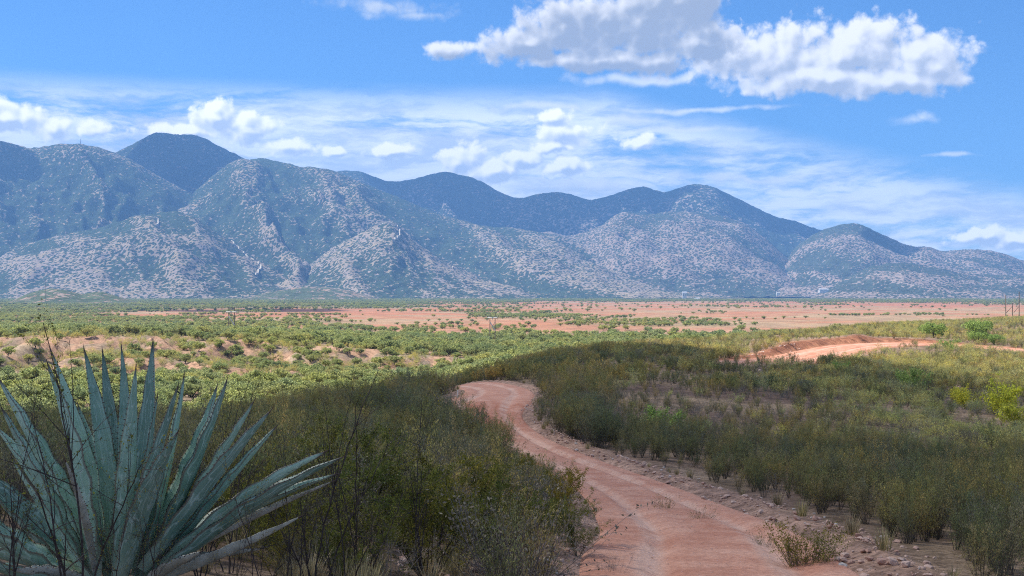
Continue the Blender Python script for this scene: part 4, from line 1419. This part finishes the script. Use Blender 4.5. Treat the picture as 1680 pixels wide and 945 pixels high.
for i in sorted(ind):
    lab, grp = TXT[P[i][3]]
    o = mesh_obj('stone', STONES[int(rng.integers(0, 8))])
    o.location = (P[i][0], P[i][1], Z[i] + SZ[i] * 0.10)
    o.rotation_euler = (rng.normal() * 0.25, rng.normal() * 0.25, rng.uniform(0, 6.28))
    o.scale = [SZ[i]] * 3
    o['label'], o['category'], o['group'] = lab, 'stone', grp
rs = np.array([i for i in range(len(P)) if i not in ind])
stuff('gravel', stone_coll, np.column_stack([XY[rs], Z[rs] + SZ[rs] * 0.1]), rng.uniform(0, 6.28, len(rs)), SZ[rs], rng.integers(0, 8, len(rs)), 'gravel and small stones on the road verges')
X, Y = fan(rng, 9000, 12, 200)
ok = rng.uniform(size=len(X)) < 0.5 * bare_mask(X, Y)
d2, s2, w2, _ = road_dist(X, Y, ROAD2)
ok |= (d2 - w2 > 0.1) & (d2 - w2 < 2.5) & (rng.uniform(size=len(X)) < 0.8)
X, Y = X[ok], Y[ok]; Z = ground_z(X, Y); s = rng.uniform(0.12, 0.45, len(X)) * np.clip(Y / 90, 0.5, 1.2)
stuff('hillside_rubble', stone_coll, np.column_stack([X, Y, Z]), rng.uniform(0, 6.28, len(X)), s, rng.integers(0, 8, len(X)), 'rubble on the stony openings of the hill')


def gz(px, Y):
    x = (px - CX) / F * Y
    return (x, Y, float(ground_z(np.array([x]), np.array([float(Y)]))[0]))

# ------------------------------------------------------------------ foreground acacia and other single shrubs
HERO = [
    # kind, px, Y, tip row, label, category, rz, variant, lean
    (hero_sparse, 125, 6.4, 492, 'tall thin thorny acacia stem rising above the agave at the left edge', 0.3, 0, None),
    (hero_sparse, 170, 8.1, 585, 'thin thorny acacia twigs sticking up behind the middle agave leaves', 1.9, 1, None),
    (hero_sparse, 375, 8.0, 562, 'slender thorny acacia with a crooked leader right of the agave', 3.1, 2, None),
    (hero_sparse, 520, 7.6, 575, 'arching thorny acacia with bare dark twigs over the shaded brush', 4.4, 0, None),
    (hero_sparse, 250, 6.3, 700, 'sparse thorny acacia tangled through the front agave leaves', 0.9, 1, None),
    (hero_sparse, 425, 6.7, 690, 'thorny acacia with reddish leaves in front of the long right agave leaves', 5.2, 2, None),
    (hero_sparse, 30, 6.2, 575, 'short crooked thorny twig at the far left edge before the agave', 2.4, 1, None),
    (hero_sparse, 330, 7.5, 600, 'thorny twig poking up between the upright and the leaning agave leaves', 4.9, 0, None),
    (hero_sparse, 590, 8.8, 562, 'thorny acacia with a bent leader right of the arching one', 0.4, 2, None),
    (hero_sparse, 815, 12.5, 690, 'open thorny branches in front of the red bend of the road', 1.6, 1, None),
    (hero_sparse, 190, 6.1, 745, 'thorny twigs crossing in front of the agave centre', 1.1, 2, None),
    (hero_sparse, 480, 7.1, 650, 'open thorny twigs over the tips of the long right agave leaves', 3.6, 1, None),
    (hero_sparse, 560, 7.6, 690, 'thorny acacia twigs between the agave tips and the rubble', 0.1, 0, None),
    (hero_sparse, 380, 6.3, 770, 'low thorny twigs over the right base of the agave', 2.7, 2, None),
    (hero_sparse, 700, 10.0, 590, 'tall open acacia branch reaching up against the bend of the road', 2.2, 1, (0.0, 0.18)),
    (hero_dense, 480, 9.2, 745, 'leafy olive acacia bush just right of the agave', 0.2, 0, None),
    (hero_dense, 590, 9.8, 730, 'leafy olive acacia bush second from the agave with dark forked stems', 1.4, 1, None),
    (hero_dense, 700, 10.8, 735, 'broad leafy acacia bush above the rubble at the bottom edge', 2.6, 2, None),
    (hero_dense, 800, 12.2, 765, 'leafy acacia bush leaning towards the dirt road', 3.7, 0, None),
    (hero_dense, 885, 14.0, 790, 'dense green acacia bush whose right side meets the road edge', 4.9, 1, None),
    (hero_dense, 610, 12.5, 690, 'leafy acacia bush standing behind the row next to the agave', 5.5, 2, None),
    (hero_dense, 390, 10.6, 725, 'leafy acacia bush half hidden behind the right agave leaves', 0.7, 1, None),
    (hero_dense, 480, 13.5, 680, 'dark acacia bush at the back of the left thicket', 2.9, 0, None),
    (hero_dense, 905, 15.6, 765, 'dense olive acacia bush crowding the left road edge at its narrowest', 3.3, 2, None),
    (hero_dense, 948, 14.4, 812, 'low leafy acacia bush at the right end of the left thicket', 5.0, 0, None),
    (hero_dense, 850, 18.5, 728, 'dark acacia bush at the back of the left thicket near the road', 1.0, 1, None),
    (hero_dense, 745, 11.8, 760, 'leafy acacia bush between the broad bush above the rubble and the road', 4.1, 1, None),
    (hero_dense, 340, 8.6, 800, 'low leafy acacia bush under the long right agave leaves', 0.5, 2, None),
    (hero_dense, 450, 8.3, 845, 'low olive acacia bush at the bottom edge right of the agave', 2.2, 0, None),
    (hero_dense, 560, 8.9, 850, 'low yellowish acacia bush at the bottom edge left of the rubble', 5.9, 1, None),
    (hero_bare, 500, 8.0, 800, 'bare twiggy bush tangled with the long right agave leaves', 3.9, 1, None),
    (hero_bare, 640, 9.2, 830, 'dry twiggy bush at the bottom edge beside the rubble', 5.1, 0, None),
    (hero_bare, 880, 16.5, 745, 'bare twiggy grey bush at the top of the left road bank', 0.4, 0, None),
    (hero_bare, 800, 15.5, 735, 'grey twiggy bush in the middle of the left thicket', 1.2, 1, None),
    (hero_bare, 940, 15.2, 800, 'leafless grey bush hanging over the left road edge', 2.8, 0, None),
    (hero_bare, 1000, 13.2, 880, 'small bare twiggy plant standing on the left road shoulder', 2.0, 1, None),
]
for kind, hx, hy, tip, lab, rz, v, lean in HERO:
    loc = gz(hx, hy)
    ztip = -(tip - HY) / F * hy
    h0 = max(c.co.z for c in kind.sm[v % len(kind.sm)].vertices)
    kind.place(loc, rz, (ztip - loc[2]) / h0, lab, 'bush', v, lean=lean)

verge = Kind('verge_broom_plant', [gen_shrub(201, h=0.6, stems=110, tilt=0.75, kids=2, r=0.004, leaf=0.014, leaves=4200, n=5, wander=0.05, low=0.5, cluster=0.02, spread=0.35),
                                   gen_shrub(202, h=0.5, stems=30, tilt=0.8, kids=2, r=0.004, leaf=0.010, leaves=700, n=4, wander=0.06, cluster=0.02)], 'bark_grey', 'brush_hero')
for hx, hy, s_, lab, v in ((1322, 14.2, 0.85, 'rounded broom-like green plant with straw tips on the right road edge', 0),
                           (1150, 19.5, 0.7, 'small dry tuft among the stones on the right road edge', 1),
                           (1258, 16.2, 0.65, 'small brownish tuft on the gravel ridge behind the round broom plant', 1),
                           (1085, 21.5, 0.8, 'low greyish tuft on the right road edge where the road narrows', 1)):
    verge.place(gz(hx, hy), hx, s_, lab, 'plant', v)
for hx, hy, w_, lab, v in ((1640, 63, 1.7, 'bright yellow flowering shrub on the sunlit hillside at the right edge', 0),
                           (1585, 68, 1.2, 'yellowish flowering shrub left of the brightest yellow one', 1),
                           (1575, 76, 1.1, 'pale yellow shrub beside the pinkish stony opening', 0),
                           (1662, 57, 1.2, 'low yellow green shrub under the brightest yellow shrub', 1)):
    yellow.place(gz(hx, hy), hx, w_, lab, 'shrub', v)
for hx, hy, w_, lab, v in ((1490, 92, 1.6, 'small bright green shrub in the sunlit brush above the yellow shrubs', 0),
                           (1560, 205, 2.0, 'bright green bush beside the upper dirt road', 1),
                           (1080, 44, 0.9, 'small bright green plant in the shaded brush right of the road bend', 0),
                           (1380, 118, 1.2, 'bluish green bush at the edge of the cloud shadow', 1)):
    bright.place(gz(hx, hy), hx, w_, lab, 'shrub', v)
for hx, hy, w_, lab, v in ((1531, 262, 1.05, 'left of the two bright green trees on the hill crest at the right', 0),
                           (1605, 268, 1.25, 'right and larger of the two bright green trees on the hill crest', 1),
                           (1606, 246, 0.75, 'small yellow green tree just below the larger crest tree', 0),
                           (1632, 248, 0.7, 'pale low tree beside the small tree on the hill crest', 1)):
    green_tree.place(gz(hx, hy), hx, w_, lab, 'tree', v)

# ------------------------------------------------------------------ agave
def mat_agave():
    m, k = new_mat('agave_skin')
    u = k.n('ShaderNodeAttribute', attribute_name='u').outputs['Fac']     # -1..1 across
    v = k.n('ShaderNodeAttribute', attribute_name='v').outputs['Fac']     # 0..1 along
    tc = k.n('ShaderNodeTexCoord')
    oi = k.n('ShaderNodeObjectInfo')
    P = tc.outputs['Object']
    n = k.noise(P, 4.0, 5, 0.6)
    fine = k.noise(k.n('ShaderNodeCombineXYZ', i={0: k.m('MULTIPLY', u, 14.0), 1: k.m('MULTIPLY', v, 5.0)}).outputs[0], 1.0, 5, 0.6)
    c = k.mix(k.rng(n, 0.3, 0.7), (0.19, 0.345, 0.26), (0.37, 0.54, 0.43))
    c = k.mix(1.0, c, k.mix(oi.outputs['Random'], (0.52, 0.56, 0.56), (1.22, 1.18, 1.10)), 'MULTIPLY')
    c = k.mix(k.rng(fine, 0.50, 0.75, 0, 0.5), c, (0.52, 0.64, 0.56))
    # bud imprint bands left by the neighbouring leaf
    w = k.noise(k.n('ShaderNodeCombineXYZ', i={0: k.m('MULTIPLY', k.m('ABSOLUTE', u), 2.4), 1: k.m('MULTIPLY', v, 5.5)}).outputs[0], 1.0, 1, 0.4)
    c = k.mix(k.rng(k.m('ABSOLUTE', k.m('SUBTRACT', w, 0.52)), 0.0, 0.035, 0.5, 0.0), c, (0.56, 0.68, 0.60))
    # horny margin and dry tip
    c = k.mix(k.rng(k.m('ABSOLUTE', u), 0.90, 0.97, 0, 0.8), c, (0.16, 0.11, 0.08))
    c = k.mix(k.rng(v, 0.93, 0.99, 0, 0.85), c, (0.08, 0.05, 0.045))
    c = k.mix(k.rng(v, 0.0, 0.25, 0.7, 0.0), c, (0.36, 0.42, 0.30))
    sc_ = k.rng(k.noise(P, 26, 4, 0.7), 0.66, 0.72, 0, 0.7)
    c = k.mix(sc_, c, (0.42, 0.36, 0.27))
    surf(k, c, 0.42, 0.5, bump=k.m('ADD', fine, k.m('MULTIPLY', n, 0.5)), bdist=0.004, bstr=0.6)
    return m
M['agave'] = mat_agave()
def mat_agave_dry():
    m, k = new_mat('agave_dry_skin')
    tc = k.n('ShaderNodeTexCoord')
    n = k.noise(tc.outputs['Object'], 9.0, 5, 0.65)
    surf(k, k.mix(k.rng(n, 0.35, 0.65), (0.30, 0.29, 0.23), (0.50, 0.49, 0.41)), 0.8, 0.2, bump=n, bdist=0.01)
    return m
M['agave_dry'] = mat_agave_dry()
M['spine'] = mat_plain('agave_spine', (0.05, 0.03, 0.03), (0.10, 0.06, 0.05), 20, rough=0.5)


def agave_leaf(root, base, tip, width, bow, outward, dry=False, fold=1.0, label=None, seed=0):
    rng_ = np.random.default_rng(seed)
    base, tip = np.array(base), np.array(tip)
    ctrl = (base + tip) / 2 + np.array(bow)
    n = 26
    t = np.linspace(0, 1, n)[:, None]
    C = (1 - t) ** 2 * base + 2 * t * (1 - t) * ctrl + t ** 2 * tip
    T = np.gradient(C, axis=0); T /= np.linalg.norm(T, axis=1, keepdims=True)
    tt = t[:, 0]
    wdt = width * np.interp(tt, [0, 0.1, 0.3, 0.45, 0.6, 0.75, 0.88, 0.95, 1.0], [0.70, 0.78, 0.97, 1.0, 0.84, 0.58, 0.31, 0.16, 0.03])
    inward = -np.array(outward) * 0.9 + np.array([0, 0, 0.55])
    N = inward - T * (T @ inward)[:, None]
    N /= np.linalg.norm(N, axis=1, keepdims=True)
    tw = rng_.normal() * 0.25
    B = np.cross(T, N)
    ca, sa = np.cos(tw * tt)[:, None], np.sin(tw * tt)[:, None]
    N, B = N * ca + B * sa, B * ca - N * sa
    us = np.linspace(-1, 1, 9)
    chan = 0.36 * fold * np.interp(tt, [0, 0.5, 1], [0.5, 1.0, 1.3])
    thick = 0.055 * np.interp(tt, [0, 0.15, 0.6, 0.95, 1], [1.0, 0.75, 0.35, 0.12, 0.02]) * (width / 0.17)
    rows_top, rows_bot = [], []
    for u in us:
        off = (u * wdt * 0.5 * (1 - 0.10 * fold * abs(u)))[:, None]
        lift = (abs(u) ** 1.6 * wdt * chan)[:, None]
        wav = (0.010 * (abs(u) ** 3) * np.sin(tt * 34 + seed) * wdt / 0.17)[:, None]
        rows_top.append(C + B * off + N * (lift + wav))
        rows_bot.append(C + B * off + N * (lift + wav) - N * (thick * math.sqrt(max(0.0, 1 - u * u)) + 0.002)[:, None])
    top = np.stack(rows_top, 1); bot = np.stack(rows_bot[::-1], 1)
    ringv = np.concatenate([top, bot], 1)               # closed section, 18 points
    m_ = ringv.shape[1]
    V = ringv.reshape(-1, 3)
    U = np.tile(np.concatenate([us, us[::-1]]), n); VV = np.repeat(tt, m_)
    Fc = []
    for i in range(n - 1):
        for j in range(m_):
            a, b = i * m_ + j, i * m_ + (j + 1) % m_
            Fc.append((a, a + m_, b + m_, b))
    me = np_mesh('agave_leaf', V - root_loc, np.array(Fc), [M['agave_dry' if dry else 'agave']], smooth=True, attrs={'u': U, 'v': VV})
    lf = bpy.data.objects.new('leaf', me); link(lf, root)
    if label: lf['label'] = label
    # marginal teeth
    S = []
    for sgn, row in ((-1, top[:, 0]), (1, top[:, -1])):
        L = np.linalg.norm(np.diff(row, axis=0), axis=1).sum()
        k_ = int(L / 0.038)
        for q in np.linspace(0.12, 0.93, k_):
            f = q * (n - 1); i = int(f); f -= i
            p = row[i] * (1 - f) + row[i + 1] * f
            d = B[i] * sgn + T[i] * rng_.uniform(-0.4, 0.5) + N[i] * 0.2
            d /= np.linalg.norm(d)
            l_ = rng_.uniform(0.007, 0.013)
            S.append(np.concatenate([p - d * 0.002, p + d * l_, [0.0036, 0.0004]]))
    tv, tf = seg_tubes(np.array(S), 4)
    te = bpy.data.objects.new('teeth', np_mesh('agave_teeth', tv - root_loc, tf, [M['spine']])); link(te, lf); te['kind'] = 'stuff'
    sp_ = np.array([np.concatenate([C[-1] - T[-1] * 0.012, C[-1] + T[-1] * 0.035, [0.0045, 0.0004]])])
    tv, tf = seg_tubes(sp_, 6)
    te = bpy.data.objects.new('spine', np_mesh('agave_spine', tv - root_loc, tf, [M['spine']])); link(te, lf)


AY = 7.0
aroot = gz(195, AY)
root_loc = np.array(aroot)
agave = thing('agave_plant', 'large blue green agave with long toothed pointed leaves in the lower left corner', 'agave', aroot)
# tip (px, py), distance offset of the tip, width in px, base px, bow (sideways px, up px), flags
LEAVES = [
    (85, 578, 0.45, 42, 170, (10, 10)), (78, 596, -0.15, 56, 165, (14, 0)), (138, 573, 0.25, 50, 182, (4, 0)), (168, 575, 0.5, 44, 192, (0, 0)),
    (128, 664, 0.6, 40, 176, (6, 0)), (199, 568, 0.35, 40, 200, (0, 0)), (223, 603, -0.1, 46, 198, (8, 0)), (251, 560, 0.3, 52, 208, (16, 0)),
    (258, 650, 0.0, 26, 212, (6, 0)), (302, 616, 0.25, 42, 216, (22, 0)), (292, 634, -0.25, 38, 208, (10, -10)), (356, 634, 0.35, 48, 224, (34, -14)),
    (372, 624, 0.1, 52, 226, (34, -20)), (416, 659, 0.15, 46, 232, (34, -30)), (443, 675, -0.1, 48, 236, (36, -34)), (453, 700, 0.25, 38, 236, (24, -20)),
    (534, 741, 0.15, 46, 240, (22, -26)), (526, 748, 0.5, 36, 240, (16, -22)), (562, 750, -0.1, 50, 244, (10, -24)), (552, 778, 0.2, 40, 244, (0, -20)),
    (-2, 622, 0.15, 58, 158, (-14, -10)), (3, 670, -0.15, 52, 156, (-10, -4)), (20, 752, -0.35, 24, 158, (-8, 10)), (-6, 700, 0.35, 60, 150, (-14, 0)),
    (-60, 745, 0.2, 76, 146, (-14, 26)), (-110, 800, -0.3, 78, 140, (0, 40)), (-120, 870, 0.2, 66, 140, (0, 40)), (-60, 905, -0.6, 56, 150, (0, 30)),
    (292, 708, -0.55, 50, 206, (10, -20)), 
    (265, 735, 0.5, 50, 214, (6, 0)),
]
DRY = [(330, 905, -0.4, 30, 240, (0, 10), 'withered tan leaf lying low at the foot of the agave'), (20, 935, -0.5, 34, 150, (0, 10), 'withered leaf at the bottom left corner'),
       (430, 900, 0.1, 24, 240, (0, 14), 'withered leaf stretched low towards the rubble'),
       (492, 848, -0.3, 28, 236, (10, 24), 'dried pale grey leaf low on the right of the agave'),
       (545, 790, 0.55, 22, 240, (0, 6), 'thin dried leaf at the far right of the agave'),
       (107, 755, -0.55, 19, 165, (10, 0), 'folded pale leaf in the middle of the agave'),
       (-70, 850, 0.1, 40, 150, (0, 30), 'dried pale leaf at the lower left of the agave')]
ppm = F / AY
zb = aroot[2]
for q, L in enumerate(LEAVES + DRY):
    tx_, ty_, dy_, wpx, bpx, bow = L[:6]
    Yt = AY + dy_
    tip = np.array([(tx_ - CX) / F * Yt, Yt, -(ty_ - HY) / F * Yt])
    dirx = (tip[0] - aroot[0]); outw = np.array([dirx, dy_, 0.0]); ol = np.linalg.norm(outw)
    outw = outw / ol if ol > 0.05 else np.array([0, 1.0, 0])
    base = np.array([(bpx - CX) / F * AY, AY + 0.10 * np.sign(dy_) * min(1, abs(dy_) * 3), zb + 0.02 + 0.04 * (q % 3)])
    b = np.array([bow[0] / ppm, 0.10 * dy_, -bow[1] / ppm + 0.03])
    agave_leaf(agave, base, tip, 0.84 * wpx / ppm, b, outw, dry=len(L) > 6, fold=0.9 if len(L) < 7 else 1.4,
               label=L[6] if len(L) > 6 else None, seed=300 + q)

# ------------------------------------------------------------------ poles, stake, buildings, mast
def tubes(name, segs, mat, parent, sides=8):
    v, f = seg_tubes(np.array(segs, float), sides)
    cap = []
    for s_ in range(len(segs)):
        b = s_ * 2 * sides
        cap.append([b + sides + i for i in range(sides)])
    me = np_mesh(name, v, [f, np.array(cap)], [M[mat]])
    o = bpy.data.objects.new(name, me); link(o, parent)
    return o

def h_frame(px, Yd, ptop, label, w=11.0, arm_ext=0.5):
    """two-pole frame with a pale crossarm and X brace; pixels give the spacing"""
    X0 = (px - CX) / F * Yd
    z0 = float(ground_z(np.array([X0]), np.array([Yd]))[0])
    ztop = -(ptop - HY) / F * Yd - z0
    hw = w * 0.5 / F * Yd
    t = thing('power_pole', label, 'power pole', (X0, Yd, z0))
    for sx in (-1, 1):
        tubes('pole', [(sx * hw, 0, -1.0, sx * hw, 0, ztop, 0.19, 0.14)], 'wood', t)
    zc = ztop * 0.84
    tubes('crossarm', [(-hw * 1.9, -0.3, zc, hw * 1.9, -0.3, zc, 0.22, 0.22)], 'pale_wood', t, 4)
    tubes('brace', [(-hw, -0.32, zc - 1.6, hw, -0.32, zc - 5.0, 0.20, 0.20)], 'pale_wood', t, 4)
    tubes('brace', [(hw, -0.34, zc - 1.6, -hw, -0.34, zc - 5.0, 0.07, 0.07)], 'wood', t, 4)
    for sx in (-1.8, 0, 1.8):
        tubes('insulator', [(sx * hw, -0.3, zc - 0.15, sx * hw, -0.3, zc - 0.9, 0.10, 0.08)], 'insulator', t, 6)
    return t
h_frame(380, 470, 504, 'wooden two-pole power frame with pale crossarm standing left in the green valley', 9.5)
h_frame(808, 470, 513, 'wooden two-pole power frame with pale crossarm near the middle of the valley', 8.5)
# three-pole corner structure with guys behind the right crest
Yd = 430.0
X0 = (1660 - CX) / F * Yd
z0 = float(ground_z(np.array([X0]), np.array([Yd]))[0])
t = thing('corner_power_pole', 'dark three-pole power structure with slanting braces behind the right hill crest', 'power pole', (X0, Yd, z0))
PP = [(1650, 484), (1661, 497), (1672, 478)]
for (pxx, top) in PP:
    xx = (pxx - 1660) / F * Yd
    tubes('pole', [(xx, 0, -1, xx, 0, -(top - HY) / F * Yd - z0, 0.19, 0.13)], 'wood', t)
for (a, za, b, zb_) in ((1651, 513, 1660, 503), (1663, 513, 1671, 503)):
    tubes('brace', [((a - 1660) / F * Yd, -0.1, -(za - HY) / F * Yd - z0, (b - 1660) / F * Yd, -0.1, -(zb_ - HY) / F * Yd - z0, 0.11, 0.11)], 'wood', t, 5)
# stake by the road
st = gz(750, 62)
t = thing('marker_stake', 'thin pale marker stake standing left of the road crest', 'stake', st)
tubes('post', [(0, 0, -0.2, 0.03, 0, 0.50, 0.032, 0.030)], 'stake', t, 5)
tubes('painted_top', [(0.03, 0, 0.50, 0.035, 0, 0.58, 0.033, 0.030)], 'stake', t, 5)
# lone far pole
X0, Yd = (75 - CX) / F * 2700, 2700.0
z0 = float(ground_z(np.array([X0]), np.array([Yd]))[0])
t = thing('lone_power_pole', 'single dark pole on the low mound at far left', 'power pole', (X0, Yd, z0))
tubes('pole', [(0, 0, 0, 0, 0, -(456 - HY) / F * Yd - z0, 0.55, 0.4)], 'wood', t, 6)
tubes('crossarm', [(-4, 0, 40, 4, 0, 40, 0.4, 0.4)], 'wood', t, 4)
# masts on the skyline
for mx, key in ((131, 'left'),):
    p = AT[key](mx, 236)
    t = thing('radio_mast', 'tiny radio mast on the skyline of the left mountain', 'mast', tuple(p))
    tubes('lattice_tower', [(0, 0, -5, 0, 0, 30, 2.2, 0.9), (-5, 0, 12, 5, 0, 13, 0.7, 0.7)], 'steel', t, 4)


def box(name, x0, x1, y0, y1, z0_, z1, mat, parent):
    V = np.array([(x, y, z) for z in (z0_, z1) for y in (y0, y1) for x in (x0, x1)], float)
    Fc = np.array([(0, 2, 3, 1), (4, 5, 7, 6), (0, 1, 5, 4), (2, 6, 7, 3), (0, 4, 6, 2), (1, 3, 7, 5)])
    o = bpy.data.objects.new(name, np_mesh(name, V, Fc, [M[mat]])); link(o, parent)
    return o

def far_house(px, pyb, Yd, wpx, hpx, label, roofm='tin_roof'):
    X0 = (px - CX) / F * Yd
    zb_ = -(pyb - HY) / F * Yd
    W, H = wpx / F * Yd, hpx / F * Yd
    t = thing('distant_house', label, 'house', (X0, Yd, zb_ - 2))
    box('wall', -W / 2, W / 2, 0, W * 0.4, -6, H * 0.7 + 2, 'white_wall', t)
    V = np.array([(-W * .54, -1, H * .7 + 2), (W * .54, -1, H * .7 + 2), (W * .54, W * .42, H * .7 + 2), (-W * .54, W * .42, H * .7 + 2), (-W * .5, W * .2, H + 2), (W * .5, W * .2, H + 2)])
    me = np_mesh('roof', V, [np.array([(0, 1, 5, 4), (2, 3, 4, 5)]), np.array([(0, 4, 3), (1, 2, 5)])], [M[roofm]])
    o = bpy.data.objects.new('roof', me); link(o, t)
    for f in (-0.25, 0.2):
        box('window', W * f - W * 0.05, W * f + W * 0.05, -0.15, 0.1, H * 0.2 + 2, H * 0.5 + 2, 'dark_gap', t)
far_house(1123, 487, 4500, 7, 9, 'upright pale building at the foot of the middle mountain')
far_house(1144, 492, 4450, 8, 3.5, 'low white house right of the upright pale building')
far_house(1352, 477.5, 5550, 15, 4, 'long low building with a pale roof at the foot of the valley between right mountains')
far_house(1371, 481, 5350, 10, 3.5, 'small white house right of the long low building')
far_house(1277, 482, 5200, 6, 3, 'tiny white house left of the long low building')
